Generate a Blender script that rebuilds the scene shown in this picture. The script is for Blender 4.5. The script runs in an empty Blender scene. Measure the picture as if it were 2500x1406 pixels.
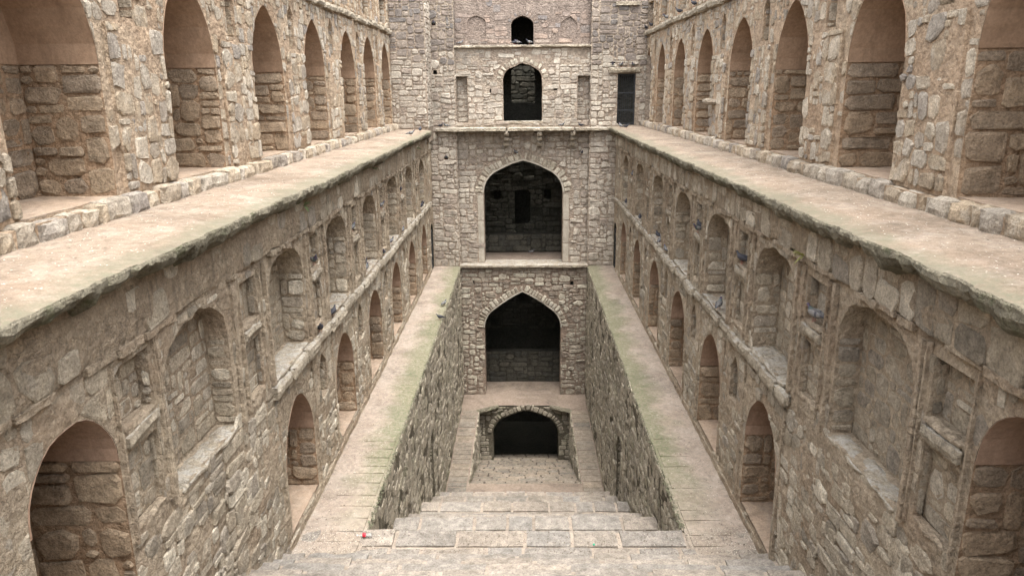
import bpy, math, random
from mathutils import Vector, Matrix, noise
from mathutils.geometry import delaunay_2d_cdt

random.seed(7)
V = Vector
scene = bpy.context.scene
COL = scene.collection

# ------------------------------------------------------------------ camera
FPX = 1805.0
PITCH, YAW, ROLL = math.radians(15.003), math.radians(0.957), math.radians(-0.5)
cam_d = bpy.data.cameras.new("camera")
cam_d.lens = 36.0 * FPX / 2500.0
cam_d.sensor_width = 36.0
cam_d.clip_start = 0.05
cam_d.clip_end = 2000.0
cam = bpy.data.objects.new("camera", cam_d)
CAMM = Matrix.Rotation(YAW, 4, 'Z') @ Matrix.Rotation(math.pi / 2 - PITCH, 4, 'X') @ Matrix.Rotation(ROLL, 4, 'Z')
cam.matrix_world = CAMM
COL.objects.link(cam)
scene.camera = cam
CINV = CAMM.inverted()


def project(p):
    q = CINV @ p
    if q.z > -0.2:
        return None
    return (1250 + FPX * q.x / -q.z, 703 - FPX * q.y / -q.z)


# ------------------------------------------------------------------ world and sun
SUN_DIR = V((0.13, -0.26, 0.95)).normalized()
world = bpy.data.worlds.new("World")
scene.world = world
world.use_nodes = True
wn, wl_ = world.node_tree.nodes, world.node_tree.links
bg = wn["Background"]
sky = wn.new("ShaderNodeTexSky")
sky.sky_type = 'NISHITA'
sky.sun_disc = False
sky.sun_elevation = math.asin(SUN_DIR.z)
sky.sun_rotation = math.atan2(SUN_DIR.x, SUN_DIR.y)
sky.dust_density = 4.0
sky.air_density = 1.0
hs = wn.new("ShaderNodeHueSaturation")
hs.inputs["Saturation"].default_value = 0.18
wl_.new(sky.outputs[0], hs.inputs["Color"])
wl_.new(hs.outputs[0], bg.inputs["Color"])
bg.inputs["Strength"].default_value = 0.15

sun_d = bpy.data.lights.new("sun", 'SUN')
sun_d.energy = 0.5
sun_d.angle = math.radians(40)
sun_d.color = (1.0, 0.95, 0.87)
sun = bpy.data.objects.new("sun", sun_d)
sun.rotation_euler = SUN_DIR.to_track_quat('Z', 'Y').to_euler()
sun.location = (0, 10, 20)
COL.objects.link(sun)

scene.view_settings.view_transform = 'Standard'
scene.view_settings.look = 'None'
scene.view_settings.gamma = 1.0
scene.view_settings.exposure = 2.4
scene.render.engine = 'CYCLES'
scene.cycles.max_bounces = 8
scene.cycles.diffuse_bounces = 6


# ------------------------------------------------------------------ materials
def newmat(name):
    m = bpy.data.materials.new(name)
    m.use_nodes = True
    nt = m.node_tree
    b = nt.nodes["Principled BSDF"]
    b.inputs["Roughness"].default_value = 0.95
    b.inputs["Specular IOR Level"].default_value = 0.12
    return m, nt, b


class G:
    """small node graph helper"""

    def __init__(s, nt):
        s.nt = nt
        s.n = nt.nodes
        s.l = nt.links
        geo = s.n.new("ShaderNodeNewGeometry")
        s.geo = geo
        s.pos = geo.outputs["Position"]

    def scaled(s, v):
        m = s.n.new("ShaderNodeVectorMath")
        m.operation = 'MULTIPLY'
        s.l.new(s.pos, m.inputs[0])
        m.inputs[1].default_value = v
        return m.outputs[0]

    def noise(s, scale, detail=4, vec=None, rough=0.55, dist=0.0):
        t = s.n.new("ShaderNodeTexNoise")
        t.inputs["Scale"].default_value = scale
        t.inputs["Detail"].default_value = detail
        t.inputs["Roughness"].default_value = rough
        t.inputs["Distortion"].default_value = dist
        s.l.new(vec if vec else s.pos, t.inputs["Vector"])
        return t.outputs["Fac"]

    def ramp(s, fac, stops, interp='LINEAR'):
        r = s.n.new("ShaderNodeValToRGB")
        cr = r.color_ramp
        cr.interpolation = interp
        while len(cr.elements) < len(stops):
            cr.elements.new(0.5)
        for e, (p, c) in zip(cr.elements, stops):
            e.position = p
            e.color = (c, c, c, 1) if isinstance(c, (int, float)) else (c[0], c[1], c[2], 1)
        s.l.new(fac, r.inputs[0])
        return r.outputs["Color"]

    def mix(s, fac, a, b, mode='MIX'):
        m = s.n.new("ShaderNodeMix")
        m.data_type = 'RGBA'
        m.blend_type = mode
        for i, v in ((0, fac), (6, a), (7, b)):
            if isinstance(v, (int, float)):
                m.inputs[i].default_value = v
            elif isinstance(v, tuple):
                m.inputs[i].default_value = (v[0], v[1], v[2], 1)
            else:
                s.l.new(v, m.inputs[i])
        return m.outputs[2]

    def math(s, op, a, b=0.0):
        m = s.n.new("ShaderNodeMath")
        m.operation = op
        for i, v in ((0, a), (1, b)):
            if isinstance(v, (int, float)):
                m.inputs[i].default_value = v
            else:
                s.l.new(v, m.inputs[i])
        return m.outputs[0]

    def maprange(s, v, a, b, c, d):
        m = s.n.new("ShaderNodeMapRange")
        s.l.new(v, m.inputs[0])
        for i, x in enumerate((a, b, c, d)):
            m.inputs[i + 1].default_value = x
        return m.outputs[0]

    def sep(s, vec, i):
        m = s.n.new("ShaderNodeSeparateXYZ")
        s.l.new(vec, m.inputs[0])
        return m.outputs[i]

    def cells(s, scale, wob=0.12, squash=(1.0, 1.0, 1.35)):
        """small-rubble pattern: (edge distance 0..1, per-cell grey)"""
        t = s.n.new("ShaderNodeTexNoise")
        t.inputs["Scale"].default_value = scale * 1.3
        t.inputs["Detail"].default_value = 4
        s.l.new(s.pos, t.inputs["Vector"])
        a = s.n.new("ShaderNodeVectorMath")
        a.operation = 'MULTIPLY_ADD'
        s.l.new(t.outputs["Color"], a.inputs[0])
        a.inputs[1].default_value = (wob * 2,) * 3
        s.l.new(s.scaled(squash), a.inputs[2])
        out = []
        for feat in ('DISTANCE_TO_EDGE', 'F1'):
            v = s.n.new("ShaderNodeTexVoronoi")
            v.feature = feat
            v.inputs["Scale"].default_value = scale
            s.l.new(a.outputs[0], v.inputs["Vector"])
            out.append(v.outputs["Distance"] if feat != 'F1' else s.sep(v.outputs["Color"], 0))
        return out

    def bump(s, bsdf, h, strength, dist):
        b = s.n.new("ShaderNodeBump")
        b.inputs["Strength"].default_value = strength
        b.inputs["Distance"].default_value = dist
        s.l.new(h, b.inputs["Height"])
        s.l.new(b.outputs[0], bsdf.inputs["Normal"])


GAIN = {'stone_arcade': 1.15, 'mortar_arcade': 1.22, 'stone_side': 1.48, 'mortar_side': 1.48, 'mortar_frieze': 1.42, 'stone_course': 1.2, 'stone_pavilion': 1.2,
        'mortar_pavilion': 1.2, 'stone_pavilion_top': 1.2, 'plaster_pavilion_top': 1.2, 'stone_pier_top': 1.0, 'stone_lower_facade': 1.05, 'mortar_lower_facade': 1.15,
        'stone_trench': 1.25, 'mortar_trench': 0.85, 'stone_alcove': 1.25, 'mortar_alcove': 1.1, 'stone_well': .8, 'mortar_well': .85, 'mortar_parapet': 1.0, 'stone_parapet': 1.0}
COOL = (1.0, 1.0, 0.96)


def gained(name, c):
    k = GAIN.get(name, 1.0)
    t = (1.0, 1.0, 0.98) if 'arcade' in name else ((1.06, 1.0, 0.92) if 'alcove' in name else ((1.0, 1.0, 1.03) if 'pavilion' in name or 'pier' in name else COOL))
    return tuple(c[i] * k * t[i] for i in range(3))


def stone_mat(name, cols, pale=0.35, dark=0.35, bump=0.02, pale_col=(0.50, 0.46, 0.39), dark_col=(0.09, 0.085, 0.08), moss=0.0):
    cols = [gained(name, c) for c in cols]
    m, nt, b = newmat(name)
    g = G(nt)
    oi = nt.nodes.new("ShaderNodeObjectInfo")
    r = g.math('FRACT', g.math('ADD', g.math('MULTIPLY', g.geo.outputs["Random Per Island"], 7.13), oi.outputs["Random"]))
    n = len(cols)
    base = g.ramp(r, [((i + 0.5) / n, c) for i, c in enumerate(cols)])
    big = g.noise(0.55, 3)
    base = g.mix(1.0, base, g.ramp(big, [(0.3, 0.78), (0.7, 1.22)]), 'MULTIPLY')
    mid = g.noise(7, 5, rough=0.65)
    base = g.mix(1.0, base, g.ramp(mid, [(0.25, 0.58), (0.75, 1.4)]), 'MULTIPLY')
    # lime wash and lichen patches
    pm = g.ramp(g.noise(3.1, 6, rough=0.7), [(0.60 - 0.2 * pale, 0.0), (0.78 - 0.2 * pale, 1.0)])
    base = g.mix(g.math('MULTIPLY', pm, 0.75 * min(1, pale * 2)), base, pale_col)
    # dark weather stains, long down the wall
    st = g.noise(1.0, 5, g.scaled((5.0, 5.0, 1.3)), 0.65)
    dm = g.ramp(st, [(0.66 - 0.15 * dark, 0.0), (0.82 - 0.15 * dark, 1.0)])
    base = g.mix(g.math('MULTIPLY', dm, min(1, dark * 1.6)), base, dark_col)
    fine = g.noise(38, 5, rough=0.75)
    base = g.mix(1.0, base, g.ramp(fine, [(0.32, 0.6), (0.5, 1.0), (0.68, 1.3)]), 'MULTIPLY')
    if moss:
        mm = g.ramp(g.noise(1.6, 5, rough=0.7), [(0.62 - 0.2 * moss, 0.0), (0.8 - 0.2 * moss, 1.0)])
        base = g.mix(g.math('MULTIPLY', mm, 0.6), base, (0.11, 0.13, 0.07))
    nt.links.new(base, b.inputs["Base Color"])
    h = g.math('ADD', g.noise(16, 6, rough=0.7), g.math('MULTIPLY', fine, 0.5))
    g.bump(b, h, 1.0, bump)
    return m


def mortar_mat(name, c1, c2, c3, bump=0.06, cell=8.0, crack=0.40, streak=0.0, streak_col=(0.08, 0.07, 0.06), dropping=False, moss=0.0, pebble=True):
    c1, c2, c3 = (gained(name, c) for c in (c1, c2, c3))
    m, nt, b = newmat(name)
    g = G(nt)
    base = g.ramp(g.noise(0.9, 6, rough=0.65), [(0.3, c1), (0.5, c2), (0.7, c3)])
    mid = g.noise(9, 6, rough=0.7)
    base = g.mix(1.0, base, g.ramp(mid, [(0.25, 0.62), (0.75, 1.35)]), 'MULTIPLY')
    fine = g.noise(48, 4, rough=0.75)
    base = g.mix(1.0, base, g.ramp(fine, [(0.3, 0.7), (0.7, 1.25)]), 'MULTIPLY')
    edge, cg = g.cells(cell)
    keep = g.ramp(g.noise(1.1, 4, rough=0.6), [(0.35, 0.0), (0.6, 1.0)])
    el = g.ramp(edge, [(0.0, 0.0), (0.05, 0.8), (0.14, 1.0)])
    base = g.mix(g.math('MULTIPLY', keep, crack), base, g.mix(1.0, base, g.mix(1.0, g.ramp(el, [(0.0, 0.55), (1.0, 1.0)]), g.ramp(cg, [(0.0, 0.78), (1.0, 1.28)]), 'MULTIPLY'), 'MULTIPLY'))
    if streak:
        st = g.noise(1.0, 4, g.scaled((9.0, 9.0, 0.55)), 0.6)
        sm = g.ramp(st, [(0.52, 0.0), (0.72, 1.0)])
        base = g.mix(g.math('MULTIPLY', sm, streak), base, streak_col)
    if moss:
        mm = g.ramp(g.noise(2.2, 6, rough=0.7), [(0.62 - 0.2 * moss, 0.0), (0.78 - 0.2 * moss, 1.0)])
        base = g.mix(g.math('MULTIPLY', mm, 0.75), base, (0.10, 0.12, 0.055))
    if dropping:
        up = g.maprange(g.sep(g.geo.outputs["Normal"], 2), 0.45, 0.8, 0, 1)
        dn = g.ramp(g.noise(6, 6, rough=0.8), [(0.42, 0.0), (0.62, 1.0)])
        base = g.mix(g.math('MULTIPLY', g.math('MULTIPLY', up, dn), 0.72), base, (0.52, 0.495, 0.45))
    nt.links.new(base, b.inputs["Base Color"])
    vor = nt.nodes.new("ShaderNodeTexVoronoi")
    vor.inputs["Scale"].default_value = 14
    nt.links.new(g.pos, vor.inputs["Vector"])
    h = g.math('ADD', mid, g.math('MULTIPLY', fine, 0.45))
    if pebble:
        h = g.math('ADD', h, g.math('MULTIPLY', vor.outputs["Distance"], -0.6))
        h = g.math('ADD', h, g.math('MULTIPLY', g.math('MULTIPLY', el, keep), 0.7 * crack))
    g.bump(b, h, 1.0, bump)
    return m


def earth_mat(name, c1, c2, moss_edge=None, moss_w=0.5, slab=False, pale=0.0, moss_col=(0.13, 0.17, 0.075)):
    """trodden earth and lime floor; moss_edge = (axis value list) where moss grows"""
    m, nt, b = newmat(name)
    g = G(nt)
    base = g.ramp(g.noise(1.3, 6, rough=0.65), [(0.32, c1), (0.68, c2)])
    mid = g.noise(11, 6, rough=0.7)
    base = g.mix(1.0, base, g.ramp(mid, [(0.25, 0.68), (0.75, 1.32)]), 'MULTIPLY')
    blot = g.noise(0.75, 7, rough=0.7, dist=0.6)
    base = g.mix(1.0, base, g.ramp(blot, [(0.34, 0.66), (0.5, 1.0), (0.66, 1.12)]), 'MULTIPLY')
    sp = g.noise(70, 3, rough=0.8)
    base = g.mix(1.0, base, g.ramp(sp, [(0.3, 0.72), (0.6, 1.1), (0.75, 1.35)]), 'MULTIPLY')
    pm = g.ramp(g.noise(2.3, 6, rough=0.75), [(0.5, 0.0), (0.68, 1.0)])
    base = g.mix(g.math('MULTIPLY', pm, pale), base, (0.46, 0.41, 0.345))
    if moss_edge is not None:
        x = g.math('ABSOLUTE', g.sep(g.pos, 0))
        d = g.math('ABSOLUTE', g.math('SUBTRACT', x, moss_edge))
        d = g.math('ADD', d, g.math('MULTIPLY', g.math('SUBTRACT', g.noise(1.1, 6, rough=0.7), 0.5), moss_w * 2.4))
        f = g.maprange(d, moss_w * 0.35, moss_w, 1.0, 0.0)
        f2 = g.ramp(g.noise(14, 5, rough=0.8), [(0.3, 0.15), (0.62, 1.0)])
        if moss_edge < 3:      # it thins out on the trodden end by the stairs
            f = g.math('MULTIPLY', f, g.maprange(g.sep(g.pos, 1), 10.6, 13.5, 0.15, 1.0))
        base = g.mix(g.math('MULTIPLY', g.math('MULTIPLY', f, f2), 0.9), base, moss_col)
    nt.links.new(base, b.inputs["Base Color"])
    g.bump(b, g.math('ADD', g.math('MULTIPLY', mid, 1.2), g.math('MULTIPLY', sp, 0.4)), 0.9, 0.02)
    return m


def plaster_mat(name, c1, c2):
    m, nt, b = newmat(name)
    g = G(nt)
    base = g.ramp(g.noise(1.7, 7, rough=0.68), [(0.3, c1), (0.7, c2)])
    mid = g.noise(20, 5, rough=0.7)
    base = g.mix(1.0, base, g.ramp(mid, [(0.3, 0.82), (0.7, 1.18)]), 'MULTIPLY')
    st = g.ramp(g.noise(1.0, 5, g.scaled((7, 7, .9)), .65), [(.5, 0.0), (.7, 1.0)])
    base = g.mix(g.math('MULTIPLY', st, .4), base, (c1[0] * .6, c1[1] * .6, c1[2] * .6))
    nt.links.new(base, b.inputs["Base Color"])
    g.bump(b, g.math('ADD', mid, g.noise(3, 4)), 0.6, 0.012)
    return m


def flat_mat(name, c, rough=0.6, metal=0.0, spec=0.3, var=0.25, scale=30):
    m, nt, b = newmat(name)
    g = G(nt)
    base = g.mix(1.0, c, g.ramp(g.noise(scale, 4), [(0.3, 1 - var), (0.7, 1 + var)]), 'MULTIPLY')
    nt.links.new(base, b.inputs["Base Color"])
    b.inputs["Roughness"].default_value = rough
    b.inputs["Metallic"].default_value = metal
    b.inputs["Specular IOR Level"].default_value = spec
    return m


M = {}
# the upper arcades: warm sand mortar, grey-tan stones
M['st_up'] = stone_mat('stone_arcade', [(0.33, 0.265, 0.195), (0.38, 0.31, 0.23), (0.27, 0.23, 0.19), (0.43, 0.365, 0.285), (0.24, 0.21, 0.185), (0.46, 0.40, 0.325), (0.36, 0.285, 0.205)], pale=0.48, dark=0.2, bump=0.057, pale_col=(0.58, 0.52, 0.43))
M['mo_up'] = mortar_mat('mortar_arcade', (0.33, 0.235, 0.16), (0.37, 0.275, 0.195), (0.40, 0.315, 0.23), bump=0.067)
# the lower side walls
M['st_lo'] = stone_mat('stone_side', [(0.26, 0.22, 0.172), (0.31, 0.265, 0.21), (0.19, 0.163, 0.132), (0.35, 0.30, 0.24), (0.22, 0.19, 0.16), (0.39, 0.345, 0.285), (0.28, 0.235, 0.185)], pale=0.36, dark=0.26, bump=0.067, pale_col=(0.46, 0.41, 0.34))
M['vous'] = stone_mat('stone_voussoir', [(0.36, 0.315, 0.25), (0.45, 0.40, 0.33), (0.50, 0.45, 0.375), (0.33, 0.28, 0.225)], pale=0.4, dark=0.2, bump=0.05)
M['mo_lo'] = mortar_mat('mortar_side', (0.25, 0.19, 0.14), (0.29, 0.235, 0.18), (0.34, 0.28, 0.215), bump=0.076)
M['mo_frieze'] = mortar_mat('mortar_frieze', (0.24, 0.19, 0.145), (0.28, 0.225, 0.17), (0.33, 0.265, 0.20), bump=0.076, streak=0.45, streak_col=(0.13, 0.115, 0.09))
M['course'] = mortar_mat('stone_course', (0.27, 0.225, 0.175), (0.31, 0.265, 0.21), (0.38, 0.335, 0.275), bump=0.057, dropping=True)
# back pavilion
M['st_bk'] = stone_mat('stone_pavilion', [(0.33, 0.285, 0.225), (0.38, 0.335, 0.27), (0.29, 0.25, 0.20), (0.42, 0.375, 0.30), (0.26, 0.215, 0.17)], pale=0.32, dark=0.22, bump=0.048)
M['mo_bk'] = mortar_mat('mortar_pavilion', (0.26, 0.20, 0.15), (0.30, 0.245, 0.185), (0.34, 0.285, 0.22), bump=0.057)
M['st_pink'] = stone_mat('stone_pavilion_top', [(0.24, 0.185, 0.145), (0.27, 0.205, 0.16), (0.21, 0.17, 0.14), (0.27, 0.22, 0.175), (0.17, 0.15, 0.135)], pale=0.15, dark=0.3, bump=0.048)
M['mo_pink'] = mortar_mat('plaster_pavilion_top', (0.21, 0.165, 0.132), (0.225, 0.18, 0.145), (0.245, 0.20, 0.162), bump=0.057, streak=0.25)
M['st_grey'] = stone_mat('stone_pier_top', [(0.21, 0.175, 0.145), (0.25, 0.205, 0.165), (0.17, 0.155, 0.14), (0.30, 0.25, 0.20)], pale=0.2, dark=0.35, bump=0.048)
M['st_deep'] = stone_mat('stone_lower_facade', [(0.40, 0.355, 0.29), (0.46, 0.415, 0.34), (0.27, 0.22, 0.178), (0.36, 0.31, 0.25), (0.25, 0.205, 0.168)], pale=0.42, dark=0.5, bump=0.057, dark_col=(0.14, 0.105, 0.085))
M['mo_deep'] = mortar_mat('mortar_lower_facade', (0.22, 0.165, 0.13), (0.245, 0.188, 0.15), (0.27, 0.215, 0.173), bump=0.057)
# trench walls
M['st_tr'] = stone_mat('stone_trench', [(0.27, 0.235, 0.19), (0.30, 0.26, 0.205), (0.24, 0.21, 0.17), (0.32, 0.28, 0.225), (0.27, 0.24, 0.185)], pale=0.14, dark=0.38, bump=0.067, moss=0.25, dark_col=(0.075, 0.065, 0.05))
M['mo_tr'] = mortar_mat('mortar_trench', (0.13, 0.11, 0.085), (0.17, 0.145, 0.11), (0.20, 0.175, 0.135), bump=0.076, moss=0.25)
# interior
M['st_in'] = stone_mat('stone_alcove', [(0.24, 0.19, 0.14), (0.27, 0.215, 0.16), (0.21, 0.175, 0.14), (0.29, 0.235, 0.175), (0.20, 0.165, 0.13)], pale=0.16, dark=0.1, bump=0.057)
M['mo_in'] = mortar_mat('mortar_alcove', (0.28, 0.195, 0.13), (0.30, 0.22, 0.155), (0.33, 0.25, 0.18), bump=0.057)
M['vault_up'] = plaster_mat('plaster_arcade', (0.215, 0.14, 0.09), (0.34, 0.235, 0.16))
M['vault_lo'] = plaster_mat('plaster_side', (0.235, 0.155, 0.108), (0.335, 0.23, 0.163))
M['lime'] = plaster_mat('lime_jamb', (0.34, 0.30, 0.24), (0.42, 0.375, 0.31))
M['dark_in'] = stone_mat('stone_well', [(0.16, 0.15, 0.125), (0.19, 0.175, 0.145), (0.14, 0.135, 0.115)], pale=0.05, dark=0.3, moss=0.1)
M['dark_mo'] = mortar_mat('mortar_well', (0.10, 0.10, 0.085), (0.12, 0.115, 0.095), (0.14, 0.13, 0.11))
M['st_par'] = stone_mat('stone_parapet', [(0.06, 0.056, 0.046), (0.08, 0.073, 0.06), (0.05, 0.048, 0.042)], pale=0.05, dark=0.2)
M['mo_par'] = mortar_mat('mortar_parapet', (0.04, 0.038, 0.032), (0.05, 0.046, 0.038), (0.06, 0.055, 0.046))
# floors
M['terrace'] = earth_mat('lime_terrace', (0.228, 0.172, 0.126), (0.265, 0.212, 0.163), moss_edge=3.40, moss_w=0.38, pale=0.35, moss_col=(0.155, 0.15, 0.105))
M['lip'] = mortar_mat('lime_lip', (0.16, 0.145, 0.105), (0.23, 0.205, 0.155), (0.31, 0.275, 0.215), bump=0.095, moss=0.40)
M['ledge'] = earth_mat('earth_ledge', (0.285, 0.228, 0.18), (0.33, 0.275, 0.225), moss_edge=2.66, moss_w=0.74, pale=0.35, moss_col=(0.115, 0.128, 0.066))
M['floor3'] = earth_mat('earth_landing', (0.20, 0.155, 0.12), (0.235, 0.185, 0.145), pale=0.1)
M['alfloor'] = earth_mat('earth_alcove', (0.33, 0.245, 0.175), (0.38, 0.29, 0.215), pale=0.25)
M['slab'] = stone_mat('stone_slab', [(0.235, 0.21, 0.188), (0.255, 0.222, 0.192), (0.27, 0.23, 0.195), (0.225, 0.208, 0.193), (0.25, 0.215, 0.182)], pale=0.22, dark=0.14, bump=0.03, dark_col=(0.19, 0.165, 0.14), pale_col=(0.50, 0.44, 0.36))
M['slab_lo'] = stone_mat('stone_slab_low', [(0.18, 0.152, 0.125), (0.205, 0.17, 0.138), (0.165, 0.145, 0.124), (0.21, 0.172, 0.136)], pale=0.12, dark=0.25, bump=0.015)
M['joint'] = earth_mat('earth_joint', (0.26, 0.215, 0.17), (0.30, 0.25, 0.20), pale=0.3)
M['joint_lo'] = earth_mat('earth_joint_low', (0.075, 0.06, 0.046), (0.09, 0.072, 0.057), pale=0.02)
M['iron'] = flat_mat('painted_iron', (0.022, 0.024, 0.027), 0.55, 0.0, 0.4)
M['void'] = mortar_mat('painted_darkness', (0.05, 0.05, 0.045), (0.06, 0.058, 0.05), (0.07, 0.065, 0.055))  # near-black colour paints in the darkness inside holes and doorways
M['ground'] = earth_mat('earth_ground', (0.24, 0.19, 0.13), (0.30, 0.24, 0.17), pale=0.1)

# ------------------------------------------------------------------ object helpers
WL = {}


def tag(o, label=None, cat=None, group=None, kind=None):
    if label: o["label"] = label
    if cat: o["category"] = cat
    if group: o["group"] = group
    if kind: o["kind"] = kind
    return o


def link(o, parent, wloc):
    COL.objects.link(o)
    WL[o.name] = V(wloc)
    if parent:
        o.parent = parent
        o.location = V(wloc) - WL[parent.name]
    else:
        o.location = wloc
    return o


def empty(name, loc, label=None, cat=None, group=None):
    o = bpy.data.objects.new(name, None)
    o.empty_display_size = 0.2
    link(o, None, V(loc))
    return tag(o, label, cat, group)


def mk(name, vs, fs, mat, parent=None, smooth=False):
    lo = [min(v[i] for v in vs) for i in range(3)]
    hi = [max(v[i] for v in vs) for i in range(3)]
    c = V(((lo[0] + hi[0]) / 2, (lo[1] + hi[1]) / 2, lo[2]))
    me = bpy.data.meshes.new(name)
    me.from_pydata([(v[0] - c.x, v[1] - c.y, v[2] - c.z) for v in vs], [], fs)
    if smooth:
        me.polygons.foreach_set("use_smooth", [True] * len(me.polygons))
    mats = mat if isinstance(mat, (list, tuple)) else [mat]
    for m in mats:
        me.materials.append(m)
    me.update()
    return link(bpy.data.objects.new(name, me), parent, c)


class Fr:
    """wall frame: s along the wall, z up, d outward"""

    def __init__(s, o, S, N):
        s.o, s.S, s.N = V(o), V(S), V(N)
        s.flip = s.S.cross(V((0, 0, 1))).dot(s.N) < 0

    def p(s, a, z, d=0.0):
        return s.o + s.S * a + V((0, 0, z)) + s.N * d


class MB:
    """mesh buffer"""

    def __init__(s):
        s.v, s.f = [], []

    def add(s, vs, fs):
        n = len(s.v)
        s.v += vs
        s.f += [tuple(i + n for i in f) for f in fs]

    def mk(s, name, mat, parent=None, smooth=False):
        return mk(name, s.v, s.f, mat, parent, smooth)


def nz(p, f=1.0, seed=0.0):
    return noise.noise(V((p[0] * f + seed, p[1] * f + seed * 1.7, p[2] * f - seed)))


def nzv(p, f, seed=0.0):
    return V((nz(p, f, seed), nz(p, f, seed + 31.7), nz(p, f, seed + 77.3)))


def rbox(p0, p1, seg=0.25, amp=0.012, bev=0.02, freq=3.0, seed=0.0, skip=()):
    """a weathered box between two corners: subdivided, worn edges, uneven faces -> (verts, faces)"""
    a, b = V([min(p0[i], p1[i]) for i in range(3)]), V([max(p0[i], p1[i]) for i in range(3)])
    n = [max(1, min(160, int(round((b[i] - a[i]) / seg)))) for i in range(3)]
    idx, vs, fs = {}, [], []

    def vert(i, j, k):
        key = (i, j, k)
        if key in idx:
            return idx[key]
        t = (i, j, k)
        p = V([a[q] + (b[q] - a[q]) * t[q] / n[q] for q in range(3)])
        ext = [q for q in range(3) if t[q] in (0, n[q])]
        if len(ext) > 1:
            w = bev * (0.6 + 1.3 * abs(nz(p, 4.1, seed + 5)))
            for q in ext:
                w2 = min(w, (b[q] - a[q]) * 0.3)
                p[q] += w2 if t[q] == 0 else -w2
        p += nzv(p, freq, seed) * amp
        idx[key] = len(vs)
        vs.append(p)
        return idx[key]

    for ax in range(3):
        u, w = (ax + 1) % 3, (ax + 2) % 3
        for side in (0, n[ax]):
            for i in range(n[u]):
                for j in range(n[w]):
                    q = []
                    for di, dj in ((0, 0), (1, 0), (1, 1), (0, 1)):
                        t = [0, 0, 0]
                        t[ax] = side
                        t[u] = i + di
                        t[w] = j + dj
                        q.append(vert(*t))
                    fs.append(tuple(q) if side else tuple(reversed(q)))
    return vs, fs


def fbox(fr, s0, s1, z0, z1, d0, d1, **k):
    return rbox(fr.p(s0, z0, d0), fr.p(s1, z1, d1), **k)


# ------------------------------------------------------------------ arches and openings
def arch_half(w, h, style):
    """points from the springing (w,0) to the apex (0,h)"""
    pts = []
    if style == 'point':            # two-centred
        c = (h * h - w * w) / (2 * w)
        R = w + c
        a1 = math.atan2(h, c)
        for i in range(9):
            a = a1 * i / 8
            pts.append((-c + R * math.cos(a), R * math.sin(a)))
    elif style == 'round':
        for i in range(9):
            a = math.pi / 2 * i / 8
            pts.append((w * math.cos(a) ** 0.95, h * math.sin(a)))
    else:                           # four-centred: tight haunch, then nearly straight to the point
        r = w * 0.62
        lo, hi = 0.05, 1.5
        for _ in range(50):
            a = (lo + hi) / 2
            y = r * math.sin(a) + (w - r + r * math.cos(a)) * math.cos(a) / math.sin(a)
            if y > h: lo = a
            else: hi = a
        for i in range(6):
            t = a * i / 5
            pts.append((w - r + r * math.cos(t), r * math.sin(t)))
        x0, y0 = pts[-1]
        for i in range(1, 5):
            t = i / 4
            pts.append((x0 * (1 - t), y0 + (h - y0) * t + 0.03 * h * math.sin(math.pi * t)))
    pts[-1] = (0.0, h)
    return pts


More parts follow.
